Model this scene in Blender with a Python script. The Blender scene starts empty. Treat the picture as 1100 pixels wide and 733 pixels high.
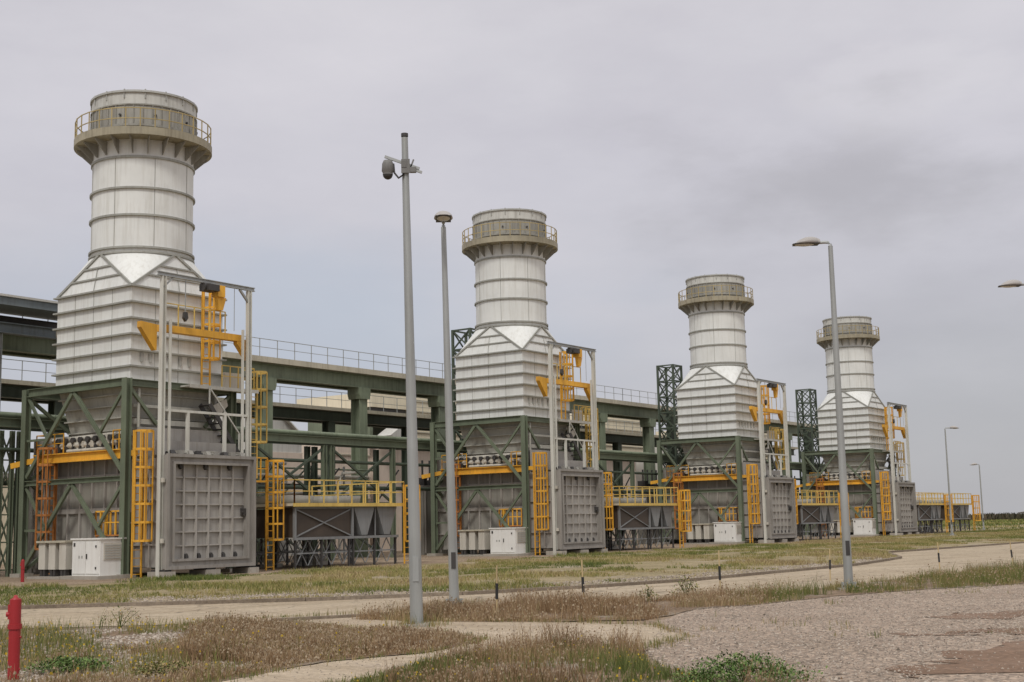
import bpy, math, random
import numpy as np
from mathutils import Vector, Matrix
random.seed(7); rng = np.random.default_rng(11)
R = math.radians
scn = bpy.context.scene
COL = scn.collection
# ------------------------------------------------------------------ plant frame (metres)
TH = R(35.255)
U = Vector((math.sin(TH), math.cos(TH), 0)); V = Vector((-math.cos(TH), math.sin(TH), 0))
O = U*37.374 + V*46.508
YAW = math.atan2(U.y, U.x)
PITCH = 28.41          # distance from stack to stack
PAD = 0.2              # height of the plant pad
def W(u, v, z): return O + U*u + V*v + Vector((0, 0, z))

# ------------------------------------------------------------------ materials
def nt(m):
    m.use_nodes = True
    return m.node_tree.nodes, m.node_tree.links, m.node_tree.nodes['Principled BSDF']
def ramp(N, stops):
    r = N.new('ShaderNodeValToRGB')
    while len(r.color_ramp.elements) > 1: r.color_ramp.elements.remove(r.color_ramp.elements[-1])
    for i, (p, c) in enumerate(stops):
        e = r.color_ramp.elements[0] if i == 0 else r.color_ramp.elements.new(p)
        e.position = p; e.color = (*c, 1)
    return r
def noise(N, L, vec, scale, detail=4, rough=.6):
    n = N.new('ShaderNodeTexNoise'); n.inputs['Scale'].default_value = scale
    n.inputs['Detail'].default_value = detail; n.inputs['Roughness'].default_value = rough
    L.new(vec, n.inputs['Vector']); return n
def mapping(N, L, src, scale):
    m = N.new('ShaderNodeMapping'); m.inputs['Scale'].default_value = scale
    L.new(src, m.inputs['Vector']); return m.outputs['Vector']
def mix(N, L, fac, a, b, mode='MIX'):
    m = N.new('ShaderNodeMix'); m.data_type = 'RGBA'; m.blend_type = mode
    if isinstance(fac, float): m.inputs[0].default_value = fac
    else: L.new(fac, m.inputs[0])
    for i, s in ((6, a), (7, b)):
        if isinstance(s, tuple): m.inputs[i].default_value = (*s, 1)
        else: L.new(s, m.inputs[i])
    return m.outputs[2]
def paint(name, col, dirt=(.16, .13, .10), amount=.35, rough=.55, metal=0.0, streak=1.0, var=.12, rust=None, rust_amt=.62):
    m = bpy.data.materials.new(name); N, L, b = nt(m)
    tc = N.new('ShaderNodeTexCoord'); oi = N.new('ShaderNodeObjectInfo')
    add = N.new('ShaderNodeVectorMath'); add.operation = 'ADD'
    sc = N.new('ShaderNodeVectorMath'); sc.operation = 'SCALE'; sc.inputs['Scale'].default_value = 37.
    cx = N.new('ShaderNodeCombineXYZ')
    for i in range(3): L.new(oi.outputs['Random'], cx.inputs[i])
    L.new(cx.outputs[0], sc.inputs[0]); L.new(tc.outputs['Object'], add.inputs[0]); L.new(sc.outputs[0], add.inputs[1])
    P = add.outputs[0]
    big = noise(N, L, P, .55, 3)
    r1 = ramp(N, [(.3, tuple(c*(1-var) for c in col)), (.7, tuple(min(1, c*(1+var)) for c in col))])
    L.new(big.outputs['Fac'], r1.inputs['Fac'])
    st = noise(N, L, mapping(N, L, P, (3.2, 3.2, .22)), 1.6, 6, .7)
    r2 = ramp(N, [(.48, (0, 0, 0)), (.80, (amount,)*3)]); L.new(st.outputs['Fac'], r2.inputs['Fac'])
    c = mix(N, L, r2.outputs['Color'], r1.outputs['Color'], dirt)
    if rust:
        rn = noise(N, L, P, 2.3, 8, .72); r3 = ramp(N, [(rust_amt, (0, 0, 0)), (rust_amt+.12, (.8,)*3)])
        L.new(rn.outputs['Fac'], r3.inputs['Fac']); c = mix(N, L, r3.outputs['Color'], c, rust)
    L.new(c, b.inputs['Base Color'])
    rr = N.new('ShaderNodeMapRange'); L.new(st.outputs['Fac'], rr.inputs['Value'])
    rr.inputs['To Min'].default_value = rough-.08; rr.inputs['To Max'].default_value = rough+.18
    L.new(rr.outputs[0], b.inputs['Roughness']); b.inputs['Metallic'].default_value = metal
    bn = noise(N, L, P, 1.3, 3); bp = N.new('ShaderNodeBump'); bp.inputs['Strength'].default_value = .25; bp.inputs['Distance'].default_value = .03
    L.new(bn.outputs['Fac'], bp.inputs['Height']); L.new(bp.outputs[0], b.inputs['Normal'])
    return m
M = {}
M['white'] = paint('white cladding', (.71, .715, .68), dirt=(.38, .35, .28), amount=.5, rough=.55, var=.07, rust=(.40, .31, .21), rust_amt=.71)
M['shadelip'] = paint('shade-toned stiffener', (.33, .33, .295), dirt=(.16, .14, .11), amount=.7, rough=.6, var=.12)  # white lips coloured dark grey, painting in the shadow under each one
M['weather'] = paint('weathered cladding', (.31, .30, .262), dirt=(.12, .095, .07), amount=.75, rough=.65, var=.2, rust=(.16, .09, .045), rust_amt=.66)
M['rimwhite'] = paint('sooty rim cladding', (.54, .535, .49), dirt=(.17, .15, .12), amount=.75, var=.12, rust=(.22, .15, .09), rust_amt=.66)
M['rimgrey'] = paint('rim steel', (.40, .40, .37), amount=.5)
M['ring'] = paint('ring platform steel', (.32, .285, .20), dirt=(.10, .075, .05), amount=.75, var=.25, rust=(.15, .07, .035), rust_amt=.6)
M['dullrail'] = paint('dull yellow rail', (.42, .33, .15), dirt=(.2, .13, .06), amount=.6, var=.2)
M['grey'] = paint('grey steel', (.345, .325, .295), dirt=(.15, .12, .095), amount=.6, var=.14, rust=(.16, .10, .07), rust_amt=.68)
M['framegrey'] = paint('brownish grey frame steel', (.28, .26, .232), dirt=(.12, .095, .075), amount=.7, var=.16, rust=(.15, .09, .06), rust_amt=.66)
M['greyrib'] = paint('grey ribs', (.37, .345, .31), dirt=(.18, .15, .12), amount=.6, var=.12)
M['hopper'] = paint('plenum cladding', (.40, .39, .34), dirt=(.14, .12, .09), amount=.6, var=.12, rust=(.14, .09, .05), rust_amt=.7)
M['casing'] = paint('casing cladding', (.28, .265, .23), dirt=(.08, .08, .07), amount=.6, var=.2)
M['dark'] = paint('dark steel', (.045, .042, .04), dirt=(.10, .08, .06), amount=.4, var=.3)
M['green'] = paint('green steel', (.135, .16, .105), dirt=(.05, .05, .035), amount=.55, var=.18, rust=(.12, .07, .04), rust_amt=.70)
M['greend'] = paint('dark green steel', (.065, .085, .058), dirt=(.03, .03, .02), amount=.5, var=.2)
M['greenp'] = paint('faded green girder', (.19, .225, .15), dirt=(.055, .05, .035), amount=.7, var=.2)
M['yellow'] = paint('yellow paint', (.72, .375, .035), dirt=(.34, .16, .05), amount=.7, var=.2, rust=(.25, .075, .02), rust_amt=.66)
M['yellowp'] = paint('pale yellow rail', (.64, .45, .12), dirt=(.30, .15, .03), amount=.6, var=.16)
M['orange'] = paint('orange paint', (.42, .16, .035), dirt=(.15, .06, .03), amount=.8, var=.2)
M['cream'] = paint('cream concrete', (.50, .46, .36), dirt=(.2, .17, .11), amount=.7, var=.12)
M['creamwall'] = paint('cream wall sheet', (.70, .63, .47), dirt=(.42, .35, .24), amount=.5, var=.06)
M['pinkwall'] = paint('pale pink wall sheet', (.70, .59, .49), dirt=(.42, .33, .25), amount=.5, var=.08)
M['cabwhite'] = paint('cabinet paint', (.76, .75, .71), dirt=(.45, .40, .32), amount=.4, var=.04)
M['cabgrey'] = paint('cabinet side', (.56, .53, .46), dirt=(.26, .22, .16), amount=.55, var=.06)
M['brown'] = paint('brown cooler panel', (.055, .040, .029), dirt=(.10, .075, .055), amount=.4, var=.2)
M['slate'] = paint('slate grey hopper', (.20, .205, .205), dirt=(.08, .07, .06), amount=.5, var=.12)
M['galv'] = paint('galvanised steel', (.36, .37, .355), dirt=(.20, .19, .16), amount=.5, rough=.45, metal=.35, var=.1)
M['postwhite'] = paint('white post paint', (.57, .56, .50), dirt=(.3, .26, .2), amount=.6, var=.08)
M['camgrey'] = paint('camera housing', (.17, .165, .155), dirt=(.08, .07, .06), amount=.4, var=.1)
M['lamp'] = paint('lamp housing', (.36, .335, .31), dirt=(.2, .18, .15), amount=.4, rough=.4, var=.06)
M['red'] = paint('red paint', (.34, .018, .022), dirt=(.16, .02, .02), amount=.55, rough=.45, var=.15)
M['concrete'] = paint('footing concrete', (.36, .33, .28), dirt=(.18, .15, .11), amount=.6, var=.14)
M['stake'] = paint('straw stake', (.50, .38, .20), dirt=(.25, .16, .07), amount=.5, var=.2)
M['black'] = paint('black rubber', (.022, .022, .022), amount=.15, var=.2)
M['pipe'] = paint('insulated pipe', (.52, .49, .42), dirt=(.22, .18, .13), amount=.6, var=.1)
M['roofblue'] = paint('blue grey steel', (.17, .20, .215), dirt=(.08, .07, .06), amount=.5, var=.12)
M['roofpale'] = paint('pale roof sheet', (.55, .54, .50), dirt=(.25, .22, .18), amount=.5, var=.08)
gl = bpy.data.materials.new('lamp glass'); N_, L_, b_ = nt(gl)
b_.inputs['Base Color'].default_value = (.45, .43, .38, 1); b_.inputs['Roughness'].default_value = .15

def ground_mat(name, cols, scale=1., stones=0., bump=.5, patch=None, patch_scale=.12, patch_lo=.5, cracks=False):
    m = bpy.data.materials.new(name); N, L, b = nt(m)
    tc = N.new('ShaderNodeTexCoord'); P = tc.outputs['Object']
    n1 = noise(N, L, P, .35*scale, 8, .68); n2 = noise(N, L, P, 9*scale, 6, .75)
    r = ramp(N, [(.28, cols[0]), (.5, cols[1]), (.72, cols[2])]); L.new(n1.outputs['Fac'], r.inputs['Fac'])
    rr = ramp(N, [(.25, (.55,)*3), (.75, (1.35,)*3)]); L.new(n2.outputs['Fac'], rr.inputs['Fac'])
    c = mix(N, L, 1.0, r.outputs['Color'], rr.outputs['Color'], 'MULTIPLY')
    h = n2.outputs['Fac']
    if stones:
        v = N.new('ShaderNodeTexVoronoi'); v.inputs['Scale'].default_value = 17.; L.new(P, v.inputs['Vector'])
        vr = ramp(N, [(.0, (.55, .52, .5)), (.5, (1., .95, .92)), (1., (1.5, 1.4, 1.32))])
        sep = N.new('ShaderNodeSeparateColor'); L.new(v.outputs['Color'], sep.inputs[0]); L.new(sep.outputs[0], vr.inputs['Fac'])
        c = mix(N, L, stones, c, mix(N, L, 1.0, c, vr.outputs['Color'], 'MULTIPLY'))
    if patch:
        n3 = noise(N, L, P, patch_scale, 7, .66); pr = ramp(N, [(patch_lo, (0, 0, 0)), (patch_lo+.1, (1, 1, 1))]); L.new(n3.outputs['Fac'], pr.inputs['Fac'])
        pc = mix(N, L, 1.0, patch, rr.outputs['Color'], 'MULTIPLY')
        c = mix(N, L, pr.outputs['Color'], c, pc)
    if cracks:
        v = N.new('ShaderNodeTexVoronoi'); v.feature = 'DISTANCE_TO_EDGE'; v.inputs['Scale'].default_value = .33
        nn = noise(N, L, P, .8, 4); ad = N.new('ShaderNodeVectorMath'); ad.operation = 'ADD'
        L.new(P, ad.inputs[0]); L.new(nn.outputs['Color'], ad.inputs[1]); L.new(ad.outputs[0], v.inputs['Vector'])
        cr = ramp(N, [(.0, (.55,)*3), (.018, (1.,)*3)]); L.new(v.outputs['Distance'], cr.inputs['Fac'])
        c = mix(N, L, 1.0, c, cr.outputs['Color'], 'MULTIPLY')
    L.new(c, b.inputs['Base Color']); b.inputs['Roughness'].default_value = .95
    b.inputs['Specular IOR Level'].default_value = .2
    bp = N.new('ShaderNodeBump'); bp.inputs['Strength'].default_value = bump; bp.inputs['Distance'].default_value = .05
    L.new(h, bp.inputs['Height']); L.new(bp.outputs[0], b.inputs['Normal'])
    return m
M['soil'] = ground_mat('dry soil', [(.20, .15, .105), (.27, .21, .15), (.33, .27, .195)], stones=.6)
M['verge'] = ground_mat('verge soil', [(.21, .175, .095), (.27, .225, .13), (.35, .285, .19)], stones=.5, patch=(.34, .285, .22), patch_scale=.25, patch_lo=.55)
M['road'] = ground_mat('pale concrete road', [(.36, .29, .205), (.42, .345, .25), (.47, .39, .29)], scale=.7, bump=.15, cracks=True, patch=(.36, .29, .22), patch_scale=.18, patch_lo=.58)
M['path'] = ground_mat('sandy concrete path', [(.37, .295, .21), (.43, .35, .255), (.49, .405, .305)], scale=.9, bump=.25, patch=(.34, .28, .22), patch_scale=.35, patch_lo=.6)
M['gravel'] = ground_mat('pinkish gravel', bump=.3, cols=[(.245, .20, .155), (.31, .255, .205), (.37, .31, .25)], stones=1., patch=(.29, .215, .16), patch_scale=.16, patch_lo=.54)
M['mud'] = ground_mat('reddish brown earth', [(.15, .095, .062), (.20, .132, .09), (.27, .19, .14)], stones=.3, patch=(.30, .24, .20), patch_scale=.5, patch_lo=.6)
M['kerb'] = ground_mat('kerb concrete', [(.17, .135, .10), (.23, .185, .14), (.30, .25, .19)], bump=.3)
M['brownsoil'] = ground_mat('weedy soil', [(.14, .095, .065), (.19, .14, .095), (.27, .21, .15)], stones=.8, patch=(.30, .255, .20), patch_scale=.4, patch_lo=.52)

def road_wear(m, ang, joint):
    N, L = m.node_tree.nodes, m.node_tree.links; b = N['Principled BSDF']; src = b.inputs['Base Color'].links[0].from_socket
    tc = N.new('ShaderNodeTexCoord'); mp = N.new('ShaderNodeMapping'); mp.inputs['Rotation'].default_value = (0, 0, ang); L.new(tc.outputs['Object'], mp.inputs['Vector'])
    st = noise(N, L, mapping(N, L, mp.outputs['Vector'], (.05, .9, 1)), 1.5, 6, .65); r = ramp(N, [(.35, (.82, .80, .77)), (.55, (1, 1, 1)), (.75, (1.06, 1.05, 1.04))]); L.new(st.outputs['Fac'], r.inputs['Fac'])
    c = mix(N, L, 1.0, src, r.outputs['Color'], 'MULTIPLY')
    sp = noise(N, L, tc.outputs['Object'], 2.4, 8, .75); r2 = ramp(N, [(.60, (1, 1, 1)), (.72, (.74, .68, .60))]); L.new(sp.outputs['Fac'], r2.inputs['Fac'])
    c = mix(N, L, 1.0, c, r2.outputs['Color'], 'MULTIPLY')
    if joint:
        br = N.new('ShaderNodeTexBrick'); br.offset = 0; br.inputs['Scale'].default_value = 1; br.inputs['Brick Width'].default_value = 5.2; br.inputs['Row Height'].default_value = 3.6; br.inputs['Mortar Size'].default_value = .022
        br.inputs['Color1'].default_value = (1, 1, 1, 1); br.inputs['Color2'].default_value = (.94, .93, .92, 1); br.inputs['Mortar'].default_value = (.55, .5, .44, 1); L.new(mp.outputs['Vector'], br.inputs['Vector'])
        c = mix(N, L, 1.0, c, br.outputs['Color'], 'MULTIPLY')
    L.new(c, b.inputs['Base Color'])
road_wear(M['road'], R(-40), True); road_wear(M['path'], R(35), False)

def veg_mat(name, stops, trans=.25):
    m = bpy.data.materials.new(name); N, L, b = nt(m)
    a = N.new('ShaderNodeAttribute'); a.attribute_name = 'rnd'
    r = ramp(N, stops); L.new(a.outputs['Fac'], r.inputs['Fac']); L.new(r.outputs['Color'], b.inputs['Base Color'])
    b.inputs['Roughness'].default_value = .75; b.inputs['Specular IOR Level'].default_value = .2
    return m

# ------------------------------------------------------------------ mesh builder
def basis(a, b):
    d = (b-a); l = d.length; d = d/l
    up = Vector((0, 0, 1)) if abs(d.z) < .95 else Vector((1, 0, 0))
    s = d.cross(up).normalized(); t = s.cross(d).normalized()
    return d, s, t, l
class MB:
    def __init__(self): self.v = []; self.f = []; self.sm = []
    def _add(self, vs, fs, smooth=False):
        o = len(self.v); self.v += [tuple(x) for x in vs]; self.f += [tuple(i+o for i in f) for f in fs]; self.sm += [smooth]*len(fs)
    def box(self, x0, x1, y0, y1, z0, z1):
        vs = [(x, y, z) for z in (z0, z1) for y in (y0, y1) for x in (x0, x1)]
        self._add(vs, [(0, 2, 3, 1), (4, 5, 7, 6), (0, 1, 5, 4), (2, 6, 7, 3), (0, 4, 6, 2), (1, 3, 7, 5)]); return self
    def bar(self, a, b, w, h=None):
        a = Vector(a); b = Vector(b); h = h or w; d, s, t, l = basis(a, b)
        vs = [p + s*(i*w/2) + t*(j*h/2) for p in (a, b) for i, j in ((-1, -1), (1, -1), (1, 1), (-1, 1))]
        self._add(vs, [(3, 2, 1, 0), (4, 5, 6, 7)]+[(i, (i+1) % 4, (i+1) % 4+4, i+4) for i in range(4)]); return self
    def ibeam(self, a, b, w, h, t=.03):
        a = Vector(a); b = Vector(b); d, s, u, l = basis(a, b)
        self.bar(a+u*(h/2-t/2), b+u*(h/2-t/2), w, t); self.bar(a-u*(h/2-t/2), b-u*(h/2-t/2), w, t); self.bar(a, b, t, h-2*t); return self
    def hcol(self, x, y, z0, z1, w, t=.03, axis='x'):
        if axis == 'x':
            self.box(x-w/2, x-w/2+t, y-w/2, y+w/2, z0, z1); self.box(x+w/2-t, x+w/2, y-w/2, y+w/2, z0, z1); self.box(x-w/2+t, x+w/2-t, y-t/2, y+t/2, z0, z1)
        else:
            self.box(x-w/2, x+w/2, y-w/2, y-w/2+t, z0, z1); self.box(x-w/2, x+w/2, y+w/2-t, y+w/2, z0, z1); self.box(x-t/2, x+t/2, y-w/2+t, y+w/2-t, z0, z1)
        return self
    def tube(self, pts, r, n=8, r1=None):
        pts = [Vector(p) for p in pts]; rings = []
        for i, p in enumerate(pts):
            q0 = pts[max(0, i-1)]; q1 = pts[min(len(pts)-1, i+1)]
            d, s, t, l = basis(q0, q1); rad = r if r1 is None else r+(r1-r)*i/(len(pts)-1)
            rings.append([p + s*(rad*math.cos(2*math.pi*k/n)) + t*(rad*math.sin(2*math.pi*k/n)) for k in range(n)])
        vs = [x for g in rings for x in g]; fs = []
        for i in range(len(pts)-1):
            for k in range(n): fs.append((i*n+k, i*n+(k+1) % n, (i+1)*n+(k+1) % n, (i+1)*n+k))
        self._add(vs, fs, True)
        self._add(rings[0], [tuple(range(n))[::-1]]); self._add(rings[-1], [tuple(range(n))]); return self
    def lathe(self, prof, n=48, c=(0, 0), closed=False, a0=0, a1=2*math.pi, smooth=True):
        full = abs(a1-a0-2*math.pi) < 1e-6; m = n if full else n+1; vs = []
        for r, z in prof:
            for k in range(m):
                a = a0+(a1-a0)*k/n; vs.append((c[0]+r*math.cos(a), c[1]+r*math.sin(a), z))
        P = len(prof); fs = []
        for i in range(P if closed else P-1):
            j = (i+1) % P
            for k in range(n): fs.append((i*m+k, i*m+(k+1) % m, j*m+(k+1) % m, j*m+k))
        self._add(vs, fs, smooth); return self
    def hoop(self, r, z, t, h, n=48, c=(0, 0), **k):
        return self.lathe([(r, z-h/2), (r+t, z-h/2), (r+t, z+h/2), (r, z+h/2)], n, c, True, smooth=False, **k)
    def prism(self, poly, axis, a, b):
        n = len(poly)
        def p(q, w): return {'x': (w, q[0], q[1]), 'y': (q[0], w, q[1]), 'z': (q[0], q[1], w)}[axis]
        vs = [p(q, a) for q in poly]+[p(q, b) for q in poly]
        self._add(vs, [tuple(range(n))[::-1], tuple(range(n, 2*n))]+[(i, (i+1) % n, (i+1) % n+n, i+n) for i in range(n)]); return self
    def ell(self, c, r, n=14, m=9):
        vs = []; fs = []
        for i in range(m+1):
            t = math.pi*i/m
            for k in range(n):
                a = 2*math.pi*k/n; vs.append((c[0]+r[0]*math.sin(t)*math.cos(a), c[1]+r[1]*math.sin(t)*math.sin(a), c[2]+r[2]*math.cos(t)))
        for i in range(m):
            for k in range(n): fs.append((i*n+k, (i+1)*n+k, (i+1)*n+(k+1) % n, i*n+(k+1) % n))
        self._add(vs, fs, True); return self
    def build(self, name, mat, root=None, base=(0, 0, 0), label=None):
        me = bpy.data.meshes.new(name)
        me.from_pydata([(x-base[0], y-base[1], z-base[2]) for x, y, z in self.v], [], self.f)
        me.polygons.foreach_set('use_smooth', self.sm); me.materials.append(mat); me.validate(); me.update()
        o = bpy.data.objects.new(name, me); COL.objects.link(o)
        if root is not None: o.parent = root
        if label: o['label'] = label
        return o
class Thing:
    """an Empty at the thing's base; its parts are given in the plant frame (u, v, z)"""
    def __init__(self, name, label, cat, base, group=None, world=False, yaw=None):
        self.o = bpy.data.objects.new(name, None); COL.objects.link(self.o); self.o.empty_display_size = .3
        self.base = (0, 0, 0) if world else base
        self.o.location = Vector(base) if world else W(*base)
        self.o.rotation_euler.z = (yaw or 0) if world else YAW
        self.o['label'] = label; self.o['category'] = cat
        if group: self.o['group'] = group
    def part(self, name, mb, mat, parent=None, label=None):
        return mb.build(name, M[mat] if isinstance(mat, str) else mat, parent or self.o, self.base, label)
def parts(t, name, mbs, mat, parent=None):
    return [t.part(name, m, mat, parent) for m in mbs]
def copy_tree(o, parent=None):
    c = o.copy(); COL.objects.link(c); c.parent = parent
    for ch in list(o.children): copy_tree(ch, c)
    return c
def repeat(th, labels, step=None, first=1):
    for k, lab in enumerate(labels, first):
        c = copy_tree(th.o); c.location = th.o.location + (step or U*PITCH)*k; c['label'] = lab
def struct(mb, name, mat, kind='structure'):
    o = mb.build(name, M[mat] if isinstance(mat, str) else mat); o['kind'] = kind; return o

def rail(mb, pts, h, spacing=1.2, r=.022, mid=True, kick=False, post0=True):
    pts = [Vector(p) for p in pts]; z = Vector((0, 0, h))
    for a, b in zip(pts[:-1], pts[1:]):
        mb.bar(a+z, b+z, r*2); 
        if mid: mb.bar(a+z*.52, b+z*.52, r*1.6)
        if kick: mb.bar(a+Vector((0, 0, .07)), b+Vector((0, 0, .07)), .012, .12)
        n = max(1, int(round((b-a).length/spacing)))
        for i in range(n+1): 
            q = a.lerp(b, i/n); mb.bar(q, q+z, r*2)
    return mb
def caged_ladder(th, x, y, z0, z1, face, cage0, mat='yellow', w=.46, depth=.68):
    """face = unit direction (dx, dy) the climber's back points to"""
    fx, fy = face; sx, sy = -fy, fx
    def P(s, d, z): return (x+sx*s+fx*d, y+sy*s+fy*d, z)
    for s in (-w/2, w/2): th.part('stringer', MB().bar(P(s, 0, z0), P(s, 0, z1+.9), .06, .06), mat)
    for i in range(int((z1-z0)/.32)+1): th.part('rung', MB().bar(P(-w/2, 0, z0+.15+i*.32), P(w/2, 0, z0+.15+i*.32), .03), mat)
    m = MB(); cw = .36
    def arc(z): return [P(cw*math.sin(t)*1.02, .36-.36*math.cos(t), z) for t in [math.pi*1.05*(i/10-.5)*1.62 + math.pi for i in range(11)]]
    nh = max(2, int(round((z1+.85-cage0)/.75))); top = z1+.85
    hoops = [arc(cage0+(top-cage0)*i/nh) for i in range(nh+1)]
    for h in hoops:
        for a, b in zip(h[:-1], h[1:]): m.bar(a, b, .02, .09)
    for j in (0, 1, 3, 4, 6, 7, 9, 10): m.bar(hoops[0][j], hoops[-1][j], .065, .02)
    th.part('cage', m, mat)

UN = ['nearest stack at the left', 'second stack, the one behind the domed lamp post', 'third stack, in the right half of the row', 'farthest and smallest stack at the right']

# ================================================================== EXHAUST STACK
t = Thing('exhaust_stack', 'largest, nearest white exhaust stack, at the left of the row', 'chimney', (0, 0, PAD), 'row of exhaust stacks')
m = MB().lathe([(2.19, 19.2), (2.19, 13.95)], 96)
m.lathe([(2.19, 13.95), (2.12, 13.95)], 96); m.lathe([(2.12, 19.2), (2.19, 19.2)], 96)
ch = t.part('pipe', m, 'white')
m = MB()
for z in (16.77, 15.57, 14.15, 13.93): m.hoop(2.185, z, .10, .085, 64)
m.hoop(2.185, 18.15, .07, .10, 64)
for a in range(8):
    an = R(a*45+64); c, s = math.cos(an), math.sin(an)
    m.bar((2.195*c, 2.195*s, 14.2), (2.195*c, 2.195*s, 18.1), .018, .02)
t.part('band', m, 'shadelip', ch)
for a in range(22):
    an = 2*math.pi*(a+.4)/22; c, sn = math.cos(an), math.sin(an); m = MB()
    m.prism([(2.19, 18.3), (2.19, 18.9), (2.88, 18.92), (2.88, 18.86), (2.27, 18.3)], 'y', -.015, .015)
    m.v = [(x*c-y*sn, x*sn+y*c, z) for x, y, z in m.v]
    t.part('bracket', m, 'weather')
pf = t.part('platform', MB().lathe([(2.2, 18.93), (3.0, 18.93), (3.0, 19.27), (2.93, 19.27), (2.93, 19.02), (2.2, 19.02)], 64, closed=True, smooth=False), 'ring')
m = MB(); nr = 30
for i in range(nr):
    a, b = 2*math.pi*i/nr, 2*math.pi*(i+1)/nr
    p = (2.95*math.cos(a), 2.95*math.sin(a), 19.02); q = (2.95*math.cos(b), 2.95*math.sin(b), 19.02)
    for h in (1.08, .62): m.bar((p[0], p[1], p[2]+h), (q[0], q[1], q[2]+h), .035)
    m.bar(p, (p[0], p[1], p[2]+1.1), .038)
t.part('railing', m, 'dullrail', pf)
cr = t.part('crown', MB().lathe([(2.28, 20.5), (2.28, 19.2)], 64).lathe([(2.2, 20.5), (2.28, 20.5)], 64), 'weather')
m = MB()
for i in range(36):
    an = 2*math.pi*i/36; c, s = math.cos(an), math.sin(an)
    m.bar((2.30*c, 2.30*s, 19.62), (2.30*c, 2.30*s, 20.45), .03, .05)
m.hoop(2.28, 19.55, .06, .10, 64); m.hoop(2.28, 20.47, .05, .06, 64)
t.part('batten', m, 'weather', cr)
for an in (205, 243, 283, 322, 20, 75, 130):
    an = R(an); c, s = math.cos(an), math.sin(an); t.part('inspection_port', MB().tube([(2.27*c, 2.27*s, 20.0), (2.35*c, 2.35*s, 20.0)], .055, 10), 'dark', cr)
rm = t.part('rim', MB().lathe([(2.27, 21.02), (2.27, 20.5)], 64).lathe([(2.33, 21.1), (2.33, 21.02), (2.27, 21.02)], 64, smooth=False).lathe([(2.14, 20.4), (2.18, 21.1), (2.33, 21.1)], 64, smooth=False), 'rimwhite')
for i in range(16):
    an = 2*math.pi*(i+.3)/16; c, s = math.cos(an), math.sin(an)
    t.part('lug', MB().bar((2.29*c, 2.29*s, 20.75), (2.29*c, 2.29*s, 21.16), .045, .05), 'rimgrey', rm)
t.part('top_hoop', MB().hoop(2.30, 21.06, .05, .09, 64), 'rimgrey', rm)
t.part('inner_liner', MB().lathe([(2.10, 21.05), (2.10, 19.0), (0.02, 19.0)], 48), 'dark')
# square-to-round transition
m = MB(); n = 12; zb, zt = 12.26, 13.95
cor = [(-2.5, -2.5), (2.5, -2.5), (2.5, 2.5), (-2.5, 2.5)]
for k, (cx, cy) in enumerate(cor):
    a0 = math.pi + k*math.pi/2
    arc = [(2.19*math.cos(a0+math.pi/2*i/n), 2.19*math.sin(a0+math.pi/2*i/n), zt) for i in range(n+1)]
    m._add([(cx, cy, zb)]+arc, [(0, i+2, i+1) for i in range(n)], True)
    nx, ny = cor[(k+1) % 4]; m._add([(cx, cy, zb), (nx, ny, zb), arc[-1]], [(0, 1, 2)])
tr = t.part('transition', m, 'white')
m = MB()
for k in range(4):
    (cx, cy), (nx, ny) = cor[k], cor[(k+1) % 4]; an = math.pi+(k+1)*math.pi/2
    ap = Vector((2.19*math.cos(an), 2.19*math.sin(an), zt)); A = Vector((cx, cy, zb)); B = Vector((nx, ny, zb))
    out = Vector((math.cos(an), math.sin(an), .25))*.035
    m.bar(A+out, ap+out, .075, .09); m.bar(B+out, ap+out, .075, .09)
    for f in (.33, .62): m.bar(A.lerp(ap, f)+out, B.lerp(ap, f)+out, .06, .07)
    m.bar(A.lerp(B, .5)+out, A.lerp(B, .5).lerp(ap, .62)+out, .02, .02)
t.part('transition_rib', m, 'shadelip', tr)
# upper casing
cs = t.part('casing', MB().box(-2.5, 2.5, -2.5, 2.5, 8.25, 12.26), 'white')
def lips(zs, h, d, th=.07):
    m = MB()
    for z in zs:
        m.box(-h-d, h+d, -h-d, -h, z-th, z); m.box(-h-d, h+d, h, h+d, z-th, z)
        m.box(-h-d, -h, -h, h, z-th, z); m.box(h, h+d, -h, h, z-th, z)
    return m
t.part('stiffener', lips([12.26, 11.58, 10.9, 10.23, 9.55, 8.88], 2.503, .14), 'shadelip', cs)
m = MB()
for i in (-1.25, 0, 1.25):
    m.box(i-.01, i+.01, -2.512, -2.5, 8.3, 12.2); m.box(-2.512, -2.5, i-.01, i+.01, 8.3, 12.2)
t.part('panel_seam', m, 'shadelip', cs)
for x in (-1.95, -1.5, -.95, -.5, .1, .6):
    t.part('vent', MB().prism([(x-.09, 9.42), (x+.09, 9.42), (x+.06, 9.05), (x-.06, 9.05)], 'y', -2.56, -2.5), 'rimgrey', cs)
t.part('bottom_plate', lips([8.25], 2.42, .2, .12), 'hopper', cs)
# plenum below (narrows downwards) with ribs
def frustum(h0, z0, h1, z1):
    m = MB(); vs = [(sx*h0, sy*h0, z0) for sx, sy in ((-1, -1), (1, -1), (1, 1), (-1, 1))]+[(sx*h1, sy*h1, z1) for sx, sy in ((-1, -1), (1, -1), (1, 1), (-1, 1))]
    m._add(vs, [(0, 1, 2, 3), (4, 7, 6, 5)]+[(i+4, (i+1) % 4+4, (i+1) % 4, i) for i in range(4)]); return m
pl = t.part('plenum', frustum(2.40, 8.12, 2.0, 6.2), 'hopper')
m = MB()
for z in (7.75, 7.3, 6.8, 6.3):
    h = 2.0+.4*(z-6.2)/1.92
    for (x, y) in ((-1, 0), (0, -1), (1, 0), (0, 1)):
        if x: m.box(min(x*h, x*(h+.1)), max(x*h, x*(h+.1)), -h-.1, h+.1, z-.05, z)
        else: m.box(-h, h, min(y*h, y*(h+.1)), max(y*h, y*(h+.1)), z-.052, z-.002)
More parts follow.
